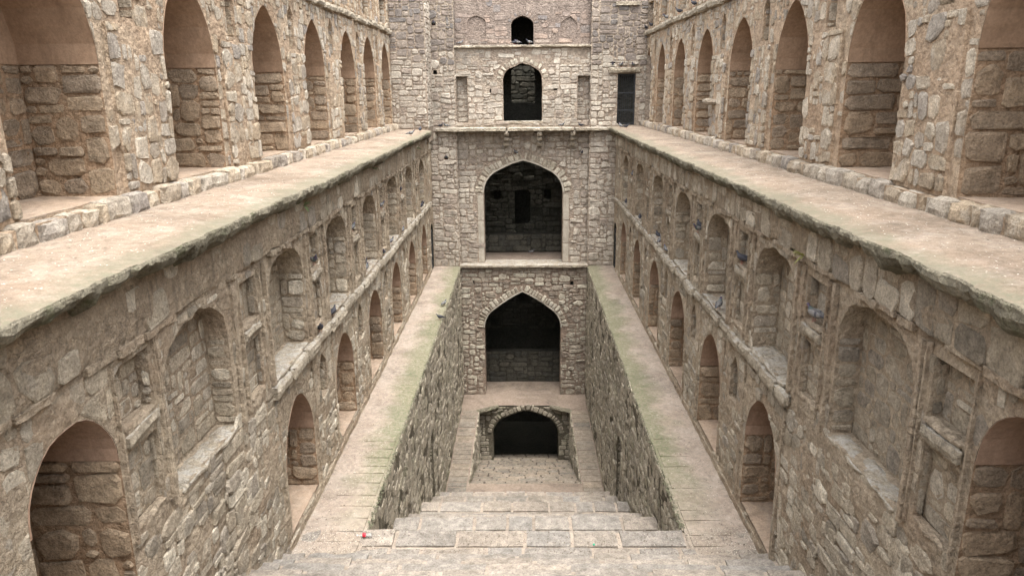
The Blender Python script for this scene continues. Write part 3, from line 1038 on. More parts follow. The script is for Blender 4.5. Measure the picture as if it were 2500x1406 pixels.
# ------------------------------------------------------------------ lower side walls
def side_wall(sd):
    fr = side_frame(XL[sd], sd)
    if sd < 0:
        cl = [11.25, 14.48, 17.75, 20.98, 24.15, 27.3]
        c1, big, dz = 8.0, (5.5, .64, -4.7, -3.27, -2.65), 0.0
    else:
        cl = [10.70, 13.93, 17.15, 20.45, 23.75, 27.1]
        c1, big, dz = 7.5, (4.93, .66, -4.5, -3.02, -2.36), 0.1
    per = cl[1] - cl[0]
    th = Thing('side_wall', (XL[sd], 16, ZL), 'weathered side wall with two tiers of arched niches below the %s walk' % WORD[sd], 'wall')
    ops = [Op(big[0], big[1], big[2], big[3], big[4], .95, 'round', 'alcove', rough=.02, seed=1)]
    for i, c in enumerate(cl):
        j1, j2 = .05 * nz((c, sd * 3, 1), 2.3), .09 * nz((c, sd * 3, 5), 2.9)
        ops.append(Op(c, (.79 if i < 5 else .72) + j1, -6.92, -5.74 + dz + j2, -4.82 + dz + j1, .95, 'point', 'alcove', rough=.02, seed=i))
    un = [c1] + cl
    for i, c in enumerate(un):
        j1, j2 = .06 * nz((c, sd * 3, 8), 2.3), .10 * nz((c, sd * 3, 12), 2.9)
        ops.append(Op(c + j2 * .4, (.87 if i < 6 else .76) + j1, -4.2 + dz, -2.98 + dz + j2, -2.42 + dz + j1 * .5, .42 if i else .3, 'four', 'tall', rough=.045, seed=i + 20))
    sm = [0] + [(un[i] + un[i + 1]) / 2 for i in range(len(un) - 1)]
    sm[0] = un[0] - (1.42 if sd < 0 else 1.45)
    for i, c in enumerate(sm):
        w = .31
        ops.append(Op(c, w, -3.05 + dz, -2.45 + dz, None, .14, kind='rect', rough=.03, seed=i + 40))
        ops.append(Op(c, w - .02, -4.08 + dz, -3.3 + dz, None, .10, kind='rect', rough=.03, seed=i + 60))
        if i > 1:
            ops.append(Op(c, .23, -5.5 + dz, -4.95 + dz, -4.66 + dz, .2, 'four', 'low', rough=.03, seed=i + 70))
    ops.append(Op(12.85 if sd < 0 else 12.32, .01, -7, -6.99, None, .01, kind='none')) if False else None
    # end doorway by the pavilion
    gate = Op(29.72, .36, ZL + .02, -5.6, -5.25, 1.2, 'point', 'gate')
    ops.append(gate)
    buf = MB()
    wall_panel(buf, fr, YN, 30.4, -8.0, ZT - .1, ops, step=.14, amp=.055, seed=11 + sd)
    buf.mk('wall_core', M['mo_lo'], th.root)
    for i, o in enumerate(ops):
        if o.kind == 'alcove':
            alcove(th, fr, o, M['vault_lo'], 400 + i + sd * 60)
        elif o.kind == 'gate':
            b = MB()
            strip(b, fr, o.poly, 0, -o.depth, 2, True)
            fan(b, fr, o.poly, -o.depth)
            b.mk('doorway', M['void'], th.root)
        else:
            recess(th, fr, o, M['mo_lo'], M['st_lo'], 500 + i + sd * 60, {'tall': 'arched_niche', 'rect': 'square_niche', 'low': 'small_niche'}[o.kind],
                   sill=M['course'] if o.kind == 'tall' else (M['mo_lo'] if o.kind == 'rect' else None), h=(.003, .014))
    # frieze under the terrace: projecting plastered band
    vs, fs = fbox(fr, YN, 30.15, -2.27 + dz, -1.5, -.03, .055, seg=.16, amp=.03, bev=.02, seed=sd * 3.3)
    mk('frieze', vs, fs, M['mo_frieze'], th.root)
    masonry(th, fr, 3.5, 30, -2.28 + dz, -1.62, [], M['st_lo'], d=.055, h=(.004, .022), cell=(.16, .13), seed=23 + sd, fill=.42 if sd < 0 else .72,
            sizes=[(2, 2), (2, 3), (3, 3), (3, 2), (2, 4)])
    # broken drip edge of the frieze
    rnd = random.Random(77 + sd)
    y = 3.5
    while y < 29.8:
        L = rnd.uniform(.2, .6)
        if rnd.random() < .75:
            vs, fs = fbox(fr, y, y + L - .01, -2.34 + dz + rnd.uniform(-.02, .02), -2.24 + dz, -.02, .085 + rnd.uniform(-.02, .03), seg=.1, amp=.022, bev=.02, seed=y)
            th.stone(vs, fs, M['mo_lo'], None, 'drip_stone')
        y += L
    # pilaster strips framing the niches
    for i, c in enumerate(un):
        for q in (-1, 1):
            s_ = c + q * (.88 + .12)
            if s_ > 29.3: continue
            vs, fs = fbox(fr, s_ - .045, s_ + .045, -4.25 + dz, -2.33 + dz, -.02, .07, seg=.16, amp=.02, bev=.02, seed=s_)
            mk('pilaster', vs, fs, M['mo_lo'], th.root)
    for i, c in enumerate(sm):
        for q in (-1, 1):
            vs, fs = fbox(fr, c + q * .385 - .022, c + q * .385 + .022, -4.2 + dz, -2.35 + dz, -.02, .05, seg=.16, amp=.012, bev=.012, seed=c + q)
            mk('fillet', vs, fs, M['mo_lo'], th.root)
        for z in (-3.15 + dz,):
            vs, fs = fbox(fr, c - .33, c + .33, z - .10, z + .07, -.02, .065, seg=.07, amp=.035, bev=.03, seed=c)
            mk('shelf', vs, fs, M['course'], th.root)
    for i, c in enumerate(cl):
        for q in (-1, 1):
            s_ = c + q * .95
            if s_ > 29.2: continue
            vs, fs = fbox(fr, s_ - .04, s_ + .04, -6.9, -4.55 + dz, -.02, .045, seg=.2, amp=.015, bev=.015, seed=s_)
            mk('pilaster', vs, fs, M['mo_lo'], th.root)
    # string course = sill of the upper tier
    y = cl[0] - 1.1
    while y < 29.2:
        L = min(rnd.uniform(.4, .9), 29.25 - y)
        vs, fs = fbox(fr, y, y + L - .008, -4.47 + dz, -4.24 + dz + rnd.uniform(-.02, .02), -.03, .115 + rnd.uniform(-.03, .03), seg=.09, amp=.034, bev=.03, seed=y)
        th.stone(vs, fs, M['course'], None, 'course_stone')
        y += L
    # rubble
    masonry(th, fr, 3.2, 29.3, ZL - .05, -4.5 + dz, ops, M['st_lo'], h=(.003, .024), cell=(.125, .095), rough=1.5, seed=31 + sd, fill=.72, gap=.010)
    masonry(th, fr, 3.2, 29.9, -4.5 + dz, -2.33 + dz, ops, M['st_lo'], h=(.002, .016), cell=(.125, .11), rough=1.5, seed=37 + sd, fill=.5, gap=.010,
            sizes=[(2, 2), (2, 3), (1, 2), (3, 3), (2, 1), (3, 2)])
    # coarse rubble of the near, solid part below the tall niche
    masonry(th, fr, 5.6, cl[0] - 1.0, ZL - .4, -4.3 + dz, ops, M['st_lo'], h=(.005, .024), cell=(.14, .11), rough=1.5, seed=41 + sd, fill=.5, gap=.012)
    th.finish()
    return th, gate


sw_l, gateop = side_wall(-1)
sw_r, gateop = side_wall(1)


# ------------------------------------------------------------------ ledges above the trench
def ledge(sd):
    xo, xi = XL[sd], sd * TRX
    n, cols = 190, 10
    y0, y1 = 10.05, YB + .1
    tv, tf = [], []
    for i in range(n + 1):
        y = y0 + (y1 - y0) * i / n
        xe = xi - sd * (.03 * nz((y, sd, 0), 3) + .02 * nz((y, sd, 2), 9))
        for j in range(cols + 1):
            t = j / cols
            x = xo + sd * .03 + (xe - xo - sd * .03) * t
            tv.append(V((x, y, ZL + .012 * nz((x, y, 2), 2.5) + .006 * nz((x, y, 9), 8) - .02 * t ** 6)))
    for i in range(n):
        for j in range(cols):
            a = i * (cols + 1) + j
            f = (a, a + cols + 1, a + cols + 2, a + 1)
            tf.append(f if sd < 0 else tuple(reversed(f)))
    o = mk('ledge_' + WORD[sd], tv, tf, M['ledge'])
    tag(o, kind='structure')
    # worn paving stones near the stairs
    rnd = random.Random(3 + sd)
    y = 10.15
    while y < 14.5:
        L = rnd.uniform(.28, .45)
        x0 = xi + sd * .05
        w = rnd.uniform(.5, .75)
        if rnd.random() < .8:
            vs, fs = rbox((x0, y, ZL - .05), (x0 + sd * w, y + L - .02, ZL + .018), seg=.14, amp=.006, bev=.012, seed=y)
            mk('paving_stone', vs, fs, M['ledge'], o)
        y += L
    # thin kerb between alcove floors and ledge
    vs, fs = rbox((xo - sd * .05, 10.2, ZL - .03), (xo + sd * .12, 29.3, ZL + .16), seg=.16, amp=.02, bev=.03, seed=4)
    mk('kerb', vs, fs, M['mo_lo'], o)


ledge(-1)
ledge(1)


# ------------------------------------------------------------------ trench walls
def trench(sd):
    fr = side_frame(sd * TRX, sd)
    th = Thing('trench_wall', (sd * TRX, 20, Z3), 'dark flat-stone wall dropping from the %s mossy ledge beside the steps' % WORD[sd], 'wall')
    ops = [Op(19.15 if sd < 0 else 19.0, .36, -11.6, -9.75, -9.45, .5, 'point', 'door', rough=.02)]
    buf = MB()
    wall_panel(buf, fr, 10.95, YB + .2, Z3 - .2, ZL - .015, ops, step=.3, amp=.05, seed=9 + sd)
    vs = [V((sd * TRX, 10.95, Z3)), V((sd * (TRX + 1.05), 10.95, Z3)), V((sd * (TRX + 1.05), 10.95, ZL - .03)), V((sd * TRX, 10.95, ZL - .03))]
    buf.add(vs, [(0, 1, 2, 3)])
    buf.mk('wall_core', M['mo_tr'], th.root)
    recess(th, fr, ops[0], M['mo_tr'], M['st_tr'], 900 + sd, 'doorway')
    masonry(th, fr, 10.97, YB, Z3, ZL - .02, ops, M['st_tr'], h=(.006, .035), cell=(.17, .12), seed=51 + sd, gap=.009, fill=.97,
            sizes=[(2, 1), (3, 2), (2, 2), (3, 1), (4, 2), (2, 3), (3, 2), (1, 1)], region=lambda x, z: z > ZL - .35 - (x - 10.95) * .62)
    th.finish()


trench(-1)
trench(1)


# ------------------------------------------------------------------ stairs
def flight(name, nos, z_end, x0, x1, mat_s, mat_j, ystart, seed, slabw=(.5, 1.25), xf=None):
    """nos: list of (y of nosing, z of tread), going down; each tread runs from the previous nosing to its own"""
    rnd = random.Random(seed)
    core = MB()
    py = ystart
    for i, (y, z) in enumerate(nos):
        core.add([V((x0, py - .1, z - .05)), V((x1, py - .1, z - .05)), V((x1, y - .03, z - .05)), V((x0, y - .03, z - .05)),
                  V((x0, y - .03, z - .6)), V((x1, y - .03, z - .6))], [(0, 1, 2, 3), (3, 2, 5, 4)])
        py = y
    root = core.mk(name, mat_j)
    tag(root, kind='structure')
    py = ystart
    for i, (y, z) in enumerate(nos):
        depth = y - py
        rows = 1 if depth < .6 else (2 if depth < 1.3 else 3)
        for r in range(rows):
            ya, yb = py + depth * r / rows - (.04 if r == 0 else 0), py + depth * (r + 1) / rows
            x = x0 + rnd.uniform(-.4, 0)
            while x < x1:
                w = rnd.uniform(*slabw)
                xa, xb = max(x0, x), min(x1, x + w)
                x += w
                if xb - xa < .08: continue
                dz = rnd.uniform(-.012, .012)
                yy = yb + (rnd.uniform(-.012, .018) if r == rows - 1 else -.01)
                vs, fs = rbox((xa + .012, ya + .01, z - .14), (xb - .012, yy, z + dz), seg=.14, amp=.016, bev=.024, freq=2.2, seed=x + y)
                ps = [project(v) for v in vs]
                if any(p is None for p in ps) or max(p[1] for p in ps) < 0 or min(p[1] for p in ps) > 1700 or min(p[0] for p in ps) > 2700 or max(p[0] for p in ps) < -200:
                    continue
                mk('stair_slab', vs, fs, mat_s, root)
        py = y
    return root


n1 = [(10.0 - .43 * k, -6.91 + .22 * k) for k in range(24)]
n1.reverse()
n1 += [(10.97, ZL)]
flight('upper_steps', n1, ZL, -3.80, 3.78, M['slab'], M['joint'], -2.5, 1)
n2 = [(11.32, -7.385), (11.67, -7.64), (12.02, -7.895), (12.37, -8.15), (13.42, -8.40),
      (13.72, -8.625), (14.02, -8.85), (14.32, -9.075), (14.95, -9.30), (15.30, -9.53), (15.65, -9.76), (16.0, -9.99), (17.0, -10.22),
      (17.35, -10.456), (17.70, -10.69), (18.05, -10.93), (18.40, -11.16), (19.25, -11.40), (19.6, -11.617), (19.95, -11.83), (20.6, -12.05),
      (20.9, -12.275), (21.2, -12.50), (21.5, -12.725)]
flight('lower_steps', n2, Z3, -TRX - .03, TRX + .03, M['slab'], M['joint'], 10.97, 2, (.45, 1.1))
n3 = []
y, z = 22.55, Z3
while y < 30.4:
    y += .47
    z -= .178
    n3.append((y, z))
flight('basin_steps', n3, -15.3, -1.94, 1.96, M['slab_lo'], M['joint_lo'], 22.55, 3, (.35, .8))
ZD = min(z_ for y_, z_ in n3 if y_ < 29.0 + .47) 

# ------------------------------------------------------------------ lowest landing and basin
CH = [(-1.94, 28.45), (-1.12, 29.05), (1.12, 29.05), (1.96, 28.45)]


def landing():
    # floor as a ring round the basin opening, chamfered far corners
    xs = 2.75
    def sheet(poly):
        return [V((p[0], p[1], Z3)) for p in poly]
    pts = [(-xs, 21.45), (xs, 21.45), (xs, YB + .1), (-xs, YB + .1)]
    hole = [(-1.92, 22.6), (1.94, 22.6), (1.94, 28.45), (1.12, 29.05), (-1.12, 29.05), (-1.92, 28.45)]
    P2, E2 = [], []
    def loop(poly):
        n = len(P2)
        q = []
        for i in range(len(poly)):
            a, b = poly[i], poly[(i + 1) % len(poly)]
            m = max(1, int(math.dist(a, b) / .2))
            for k in range(m): q.append((a[0] + (b[0] - a[0]) * k / m, a[1] + (b[1] - a[1]) * k / m))
        P2.extend(V(p) for p in q)
        E2.extend((n + i, n + (i + 1) % len(q)) for i in range(len(q)))
    loop(pts)
    loop(hole)
    rnd = random.Random(8)
    for i in range(1, 27):
        for j in range(1, 44):
            x, y_ = -xs + i * .2 + rnd.uniform(-.05, .05), 21.45 + j * .2 + rnd.uniform(-.05, .05)
            if not (-2.05 < x < 2.05 and 22.5 < y_ < 29.15): P2.append(V((x, y_)))
    r = delaunay_2d_cdt(P2, E2, [], 0, 1e-5)
    fs = []
    for f in r[2]:
        cx, cy = sum(r[0][i].x for i in f) / 3, sum(r[0][i].y for i in f) / 3
        if not Op.inside_poly(hole, cx, cy): fs.append(tuple(f))
    vs = [V((v.x, v.y, Z3 + .015 * nz((v.x, v.y, 0), 2))) for v in r[0]]
    o = mk('landing_floor', vs, fs, M['floor3'])
    tag(o, kind='structure')
    # flat flags along both walks
    rnd = random.Random(12)
    for sd in (-1, 1):
        y_ = 21.5
        while y_ < 28.2:
            L = rnd.uniform(.3, .55)
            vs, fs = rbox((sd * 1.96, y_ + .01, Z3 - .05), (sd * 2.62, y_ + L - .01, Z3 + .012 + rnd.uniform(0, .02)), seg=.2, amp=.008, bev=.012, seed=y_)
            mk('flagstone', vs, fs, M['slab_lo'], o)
            y_ += L


landing()
th = Thing('basin_arch', (0, 29, ZD), 'low mossy pointed arch over the dark passage at the foot of the steps', 'arch')
frb = Fr((0, 29.0, 0), (1, 0, 0), (0, -1, 0))
deep = Op(0.05, 1.40, ZD - .02, -14.25, -13.16, 1.1, 'four', 'deep', ring=.34, rough=.03)
b = MB()
wall_panel(b, frb, -1.95, 1.97, ZD - .1, Z3 - .02, [deep], step=.25, amp=.03)
strip(b, frb, deep.poly, 0, -.8, 2, False)
b.mk('wall_core', M['mo_tr'], th.root)
voussoirs(th, frb, deep, .30, M['st_tr'], size=.16, h=(.02, .06), seed=4)
masonry(th, frb, -1.93, 1.95, ZD, Z3 - .03, [deep], M['st_tr'], h=(.015, .04), seed=61)
for sd in (-1, 1):
    f2 = side_frame(sd * 1.93, sd)
    b = MB()
    wall_panel(b, f2, 22.55, 29.05, ZD - .1, Z3 - .01, [], step=.3, amp=.03, seed=sd)
    b.mk('cheek_wall', M['mo_tr'], th.root)
    masonry(th, f2, 22.6, 28.9, ZD, Z3 - .02, [], M['st_tr'], h=(.015, .06), seed=63 + sd, cell=(.15, .10))
    # diagonal slab across the far corner
    a, c = V((sd * 1.95, 28.4, Z3)), V((sd * 1.08, 28.98, Z3))
    vs, fs = rbox((-.56, -.02, -.16), (.56, .22, .03), seg=.1, amp=.025, bev=.035, seed=sd * 3)
    d_ = (c - a).normalized()
    mtx = Matrix.Translation((a + c) / 2) @ Matrix.Rotation(math.atan2(d_.y, d_.x) + (math.pi if sd > 0 else 0), 4, 'Z')
    mk('corner_slab', [mtx @ v for v in vs], fs, M['lip'], th.root)
th.finish()
# ------------------------------------------------------------------ end pavilion
pv = Thing('end_pavilion', (0, YB, Z3), 'tall stone pavilion closing the stepwell, arches stacked above the dark well', 'building')
SB = (1, 0, 0)
NB = (0, -1, 0)


def bframe(y):
    return Fr((0, y, 0), SB, NB)


def top_stone(x, z, rnd):
    if z + rnd.uniform(-.35, .35) > 1.25: return M['st_grey']
    return M['st_bk']


def hole(th, fr, x, z, w=.075, h=.08, d=.35):
    o = Op(x, w, z - h, z + h, None, d, kind='hole', rough=.02, seed=x)
    return o


def holes_build(th, fr, ops):
    for o in ops:
        b = MB()
        strip(b, fr, o.poly, 0, -o.depth, 1, True)
        fan(b, fr, o.poly, -o.depth)
        b.mk('putlog_hole', M['void'], th.root)


# left flank block above the left walk
f1 = bframe(28.6)
b = MB()
wall_panel(b, f1, -5.1, -3.60, ZT - .1, 4.5, [], step=.3, amp=.02, seed=1)
f1s = Fr((-3.60, 0, 0), (0, 1, 0), (1, 0, 0))
wall_panel(b, f1s, 28.6, 30.25, ZT - .5, 4.5, [], step=.3, amp=.02, seed=2)
b.mk('flank_wall', M['mo_bk'], pv.root)
masonry(pv, f1, -4.92, -3.62, ZT + .02, 4.4, [], M['st_bk'], h=(.012, .04), cell=(.13, .10), seed=71, matf=top_stone)
masonry(pv, f1s, 28.62, 30.2, ZT + .02, 4.4, [], M['st_bk'], h=(.012, .035), cell=(.13, .10), seed=72)
# piers
f2 = bframe(YB)
for side, x0, x1 in ((-1, -3.85, -2.68), (1, 2.66, 3.85)):
    hs_ = [hole(pv, f2, -3.45, 2.5), hole(pv, f2, -3.45, .68), hole(pv, f2, -3.12, -2.64)] if side < 0 else [hole(pv, f2, 3.20, -2.66)]
    b = MB()
    wall_panel(b, f2, x0, x1, ZL - .3, 4.5 if side < 0 else ZT, hs_, step=.3, amp=.02, seed=4 + side)
    # inner return to the recessed bay
    fi = Fr((x1 if side < 0 else x0, 0, 0), (0, 1, 0), (-side, 0, 0))
    wall_panel(b, fi, YB, 30.6, ZL - .3, 4.5, [], step=.3, amp=.01, seed=7)
    b.mk('pier', M['mo_bk'], pv.root)
    holes_build(pv, f2, hs_)
    masonry(pv, f2, x0 + (.1 if side < 0 else .01), x1 - (.01 if side < 0 else .1), ZL, 4.4 if side < 0 else ZT, hs_, M['st_bk'], h=(.012, .045), cell=(.15, .105), rough=1.8, warp=.05, seed=73 + side, matf=top_stone)
    masonry(pv, fi, YB + .01, 30.5, ZL, 4.4, [], M['st_bk'], h=(.008, .02), cell=(.12, .1), seed=75 + side, matf=top_stone)
# right flank with doorway, above the right walk
door = Op(4.075, .355, ZT + .01, .57, None, .5, kind='door')
hr = hole(pv, f2, 3.50, .91, .1, .09)
b = MB()
wall_panel(b, f2, 2.66, 5.0, ZT, 4.5, [door, hr], step=.3, amp=.02, seed=9)
strip(b, f2, door.poly, 0, -.5, 2, True)
b.mk('flank_wall', M['mo_bk'], pv.root)
b = MB()
fan(b, f2, door.poly, -.5)
b.mk('door_void', M['void'], pv.root)
holes_build(pv, f2, [hr])
masonry(pv, f2, 2.67, 4.84, ZT + .01, 4.4, [door, hr, Op(3.95, .64, .57, .82, None)], M['st_bk'], h=(.015, .045), cell=(.14, .095), seed=77, matf=top_stone)
vs, fs = fbox(f2, 3.34, 4.6, .59, .80, -.1, .14, seg=.14, amp=.02, bev=.025, seed=3)
mk('lintel', vs, fs, M['course'], pv.root)
vs, fs = fbox(f2, 3.55, 4.5, 3.05, 3.2, -.05, .16, seg=.14, amp=.015, bev=.02, seed=5)
mk('lintel', vs, fs, M['course'], pv.root)

# recessed bay with the great arch
f3 = bframe(30.55)
big = Op(-.01, 1.635, -7.07, -4.12, -2.80, .7, 'four', 'arch', ring=.40)
hb = [hole(pv, f3, -2.38, -2.56), hole(pv, f3, 2.38, -2.49, .1, .1)]
b = MB()
wall_panel(b, f3, -2.75, 2.75, ZL - .1, -1.5, [big] + hb, step=.3, amp=.02, seed=12)
strip(b, f3, [p for p in big.poly], 0, -.7, 3, False)
b.mk('bay_wall', M['mo_bk'], pv.root)
holes_build(pv, f3, hb)
limeops = [Op(-1.78, .15, -7.1, -4.1, None), Op(1.76, .15, -7.1, -4.1, None)]
voussoirs(pv, f3, big, .40, M['vous'], size=.17, h=(.03, .055), seed=9)
masonry(pv, f3, -2.67, 2.66, ZL + .05, -1.6, [big] + hb + limeops, M['st_bk'], h=(.012, .045), cell=(.15, .105), rough=1.8, warp=.05, seed=79)
for x in (-1.78, 1.765):
    z = -7.06
    rnd = random.Random(int(x * 10))
    while z < -4.15:
        L = min(rnd.uniform(.5, 1.1), -4.12 - z)
        vs, fs = fbox(f3, x - .13, x + .13, z, z + L - .01, -.03, .03, seg=.13, amp=.012, bev=.015, seed=z)
        mk('jamb_block', vs, fs, M['lime'], pv.root)
        z += L


def trim(fr, o, w, d, mat, th):
    pts = [p for p in o.poly if p[1] >= o.zs - 1e-3]
    out = []
    n = len(pts)
    for i, p in enumerate(pts):
        a, c = pts[max(0, i - 1)], pts[min(n - 1, i + 1)]
        t = V((c[0] - a[0], c[1] - a[1])).normalized()
        ww = w * (1 + .25 * nz((p[0] * 4, p[1] * 4, 1)))
        out.append((p[0] + t.y * ww, p[1] - t.x * ww))
    vs, fs = [], []
    for p, q in zip(pts, out):
        vs += [fr.p(p[0], p[1], -.1), fr.p(p[0], p[1], d), fr.p(q[0], q[1], d * .8), fr.p(q[0], q[1], -.02)]
    for i in range(n - 1):
        for k in range(3):
            fs.append((i * 4 + k, i * 4 + k + 1, i * 4 + k + 5, i * 4 + k + 4))
    mk('arch_trim', vs, fs, mat, th.root)


trim(f3, big, .075, .035, M['lime'], pv)
# thin square frame line round the arch head
for (x0, x1, z0, z1) in ((-1.95, 1.93, -2.30, -2.26), (-1.97, -1.93, -3.4, -2.26), (1.90, 1.94, -3.4, -2.26)):
    vs, fs = fbox(f3, x0, x1, z0, z1, -.02, .04, seg=.2, amp=.008, bev=.006)
    mk('frame_moulding', vs, fs, M['mo_bk'], pv.root)
# balcony slab on brackets
for i, (x0, x1) in enumerate(((-3.52, -.67), (-.65, 2.04), (2.06, 3.45))):
    vs, fs = rbox((x0, 29.80 + .03 * i, -1.60), (x1, 30.7, -1.45 - .01 * i), seg=.16, amp=.015, bev=.025, seed=i * 2.2)
    mk('balcony_slab', vs, fs, M['course'], pv.root)
for x in (-.68, .65, 1.98):
    q = MB()
    for k, (z0, z1, dd) in enumerate(((-1.80, -1.60, .62), (-2.0, -1.80, .5), (-2.22, -2.0, .34))):
        vs, fs = fbox(f3, x - .12, x + .12, z0, z1, -.05, dd, seg=.08, amp=.008, bev=.035, seed=x + k)
        q.add(vs, fs)
    q.mk('bracket', M['course'], pv.root)
# middle storey
f4 = bframe(30.36)
arch2 = Op(-.02, .775, -1.24, .38, 1.0, .6, 'four', 'arch', ring=.3, rough=.03)
slots = [Op(-2.43, .22, -1.27, .51, None, .32), Op(2.41, .25, -1.2, .50, None, .32)]
h4 = [hole(pv, f4, -1.25, -.04), hole(pv, f4, 1.28, .04)]
b = MB()
wall_panel(b, f4, -2.72, 2.70, -1.5, 1.62, [arch2] + slots + h4, step=.3, amp=.02, seed=14)
strip(b, f4, arch2.poly, 0, -.6, 2, True)
b.mk('bay_wall', M['mo_bk'], pv.root)
holes_build(pv, f4, h4)
for i, o in enumerate(slots):
    recess(pv, f4, o, M['mo_bk'], M['st_bk'], 810 + i, 'slot_niche')
    vs, fs = fbox(f4, o.c - .34, min(o.c + .4, 2.66), o.zs + .0, o.zs + .14, -.05, .03, seg=.14, amp=.012, bev=.02, seed=i)
    mk('lintel', vs, fs, M['lime'], pv.root)
voussoirs(pv, f4, arch2, .28, M['vous'], size=.14, h=(.02, .04), seed=10)
masonry(pv, f4, -2.66, 2.65, -1.42, .95, [arch2] + slots + h4, M['st_bk'], h=(.01, .04), cell=(.15, .105), rough=1.8, warp=.05, fill=.9, seed=81)
masonry(pv, f4, -2.66, 2.65, .95, 1.55, [arch2], M['st_bk'], h=(.004, .02), cell=(.13, .09), seed=83, fill=.6)
vs, fs = fbox(f4, -.84, .8, -1.32, -1.22, -.55, .04, seg=.2, amp=.01, bev=.015)
mk('threshold', vs, fs, M['course'], pv.root)
# cornice and top storey
vs, fs = rbox((-2.71, 30.18, 1.58), (2.69, 30.6, 1.68), seg=.15, amp=.014, bev=.02, seed=6)
mk('cornice', vs, fs, M['course'], pv.root)
f5 = bframe(30.5)
win = Op(-.02, .44, 1.69, 2.42, 2.78, .5, 'four', 'arch', ring=.22)
blind = [Op(-1.81, .36, 1.9, 2.5, 2.78, .05, 'four', 'blind'), Op(1.80, .33, 1.9, 2.4, 2.72, .05, 'four', 'blind')]
b = MB()
wall_panel(b, f5, -2.72, 2.70, 1.6, 4.5, [win] + blind, step=.3, amp=.025, seed=16)
strip(b, f5, win.poly, 0, -.5, 2, True)
for o in blind:
    strip(b, f5, o.poly, 0, -.05, 1, True)
    fan(b, f5, o.poly, -.05)
b.mk('bay_wall', M['mo_pink'], pv.root)
voussoirs(pv, f5, win, .2, M['st_pink'], size=.1, h=(.008, .02), seed=11)
masonry(pv, f5, -2.66, 2.65, 1.72, 2.9, [win] + blind, M['st_pink'], h=(.004, .025), cell=(.14, .1), seed=85, fill=.7)
masonry(pv, f5, -2.66, 2.65, 2.9, 4.4, [], M['st_pink'], h=(.004, .016), cell=(.15, .1), seed=86, fill=.3)
# sill and lower storey with the second arch
vs, fs = rbox((-TRX - .04, 30.05, -7.20), (TRX + .06, 31.2, -7.075), seg=.18, amp=.014, bev=.02, seed=8)
mk('sill_slab', vs, fs, M['course'], pv.root)
f6 = bframe(30.25)
mid = Op(-.06, 1.63, Z3 - .01, -9.86, -8.27, .7, 'four', 'arch', ring=.36)
h6 = [hole(pv, f6, -2.17, -7.86), hole(pv, f6, 2.02, -7.90)]
b = MB()
wall_panel(b, f6, -2.75, 2.75, Z3 - .1, -7.12, [mid] + h6, step=.3, amp=.025, seed=18)
strip(b, f6, mid.poly, 0, -.7, 3, False)
b.mk('lower_wall', M['mo_deep'], pv.root)
holes_build(pv, f6, h6)
voussoirs(pv, f6, mid, .36, M['vous'], size=.16, h=(.03, .055), seed=12)
trim(f6, mid, .05, .03, M['lime'], pv)
masonry(pv, f6, -2.67, 2.66, Z3 + .01, -7.25, [mid] + h6, M['st_deep'], h=(.014, .05), cell=(.15, .10), rough=1.8, warp=.05, seed=87, gap=.018)
vs, fs = fbox(f6, -2.1, 1.95, -7.85, -7.81, -.02, .045, seg=.2, amp=.008, bev=.006)
mk('frame_moulding', vs, fs, M['mo_deep'], pv.root)

# the chambers behind the arches and the well shaft
b = MB()


def quad(buf, *p):
    buf.add([V(q) for q in p], [(0, 1, 2, 3)])


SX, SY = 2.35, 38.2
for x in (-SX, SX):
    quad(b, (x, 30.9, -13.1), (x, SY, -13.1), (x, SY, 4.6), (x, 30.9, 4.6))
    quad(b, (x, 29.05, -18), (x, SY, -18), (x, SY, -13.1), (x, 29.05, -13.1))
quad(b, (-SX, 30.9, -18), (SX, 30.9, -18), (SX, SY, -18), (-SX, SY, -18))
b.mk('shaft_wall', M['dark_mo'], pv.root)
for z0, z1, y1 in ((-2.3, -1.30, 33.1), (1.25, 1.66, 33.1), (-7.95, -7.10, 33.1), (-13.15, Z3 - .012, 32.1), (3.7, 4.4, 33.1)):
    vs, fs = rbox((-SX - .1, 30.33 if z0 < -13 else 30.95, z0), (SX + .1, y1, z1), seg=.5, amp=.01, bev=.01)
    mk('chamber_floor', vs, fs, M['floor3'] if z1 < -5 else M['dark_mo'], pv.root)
# low parapet walls across the two large arch chambers
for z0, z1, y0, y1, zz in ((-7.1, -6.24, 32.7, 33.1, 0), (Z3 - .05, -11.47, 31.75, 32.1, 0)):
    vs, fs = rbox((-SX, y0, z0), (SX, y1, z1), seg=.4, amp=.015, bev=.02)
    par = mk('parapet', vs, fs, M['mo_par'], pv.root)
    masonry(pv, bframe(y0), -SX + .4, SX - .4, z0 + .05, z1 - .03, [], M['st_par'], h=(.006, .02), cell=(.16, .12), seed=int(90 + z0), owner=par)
# far wall of the well with its openings
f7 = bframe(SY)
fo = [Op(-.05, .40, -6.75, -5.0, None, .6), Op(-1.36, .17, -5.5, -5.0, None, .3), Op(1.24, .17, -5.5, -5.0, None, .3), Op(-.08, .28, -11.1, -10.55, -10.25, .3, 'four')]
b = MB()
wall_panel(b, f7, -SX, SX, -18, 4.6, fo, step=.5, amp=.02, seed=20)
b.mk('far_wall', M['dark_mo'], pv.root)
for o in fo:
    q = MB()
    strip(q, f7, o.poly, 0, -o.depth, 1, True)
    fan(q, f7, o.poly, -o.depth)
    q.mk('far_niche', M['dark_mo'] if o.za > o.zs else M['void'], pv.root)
masonry(pv, f7, -SX, SX, -12.5, 1.2, fo, M['dark_in'], h=(.015, .04), cell=(.2, .14), seed=93, fill=.9)
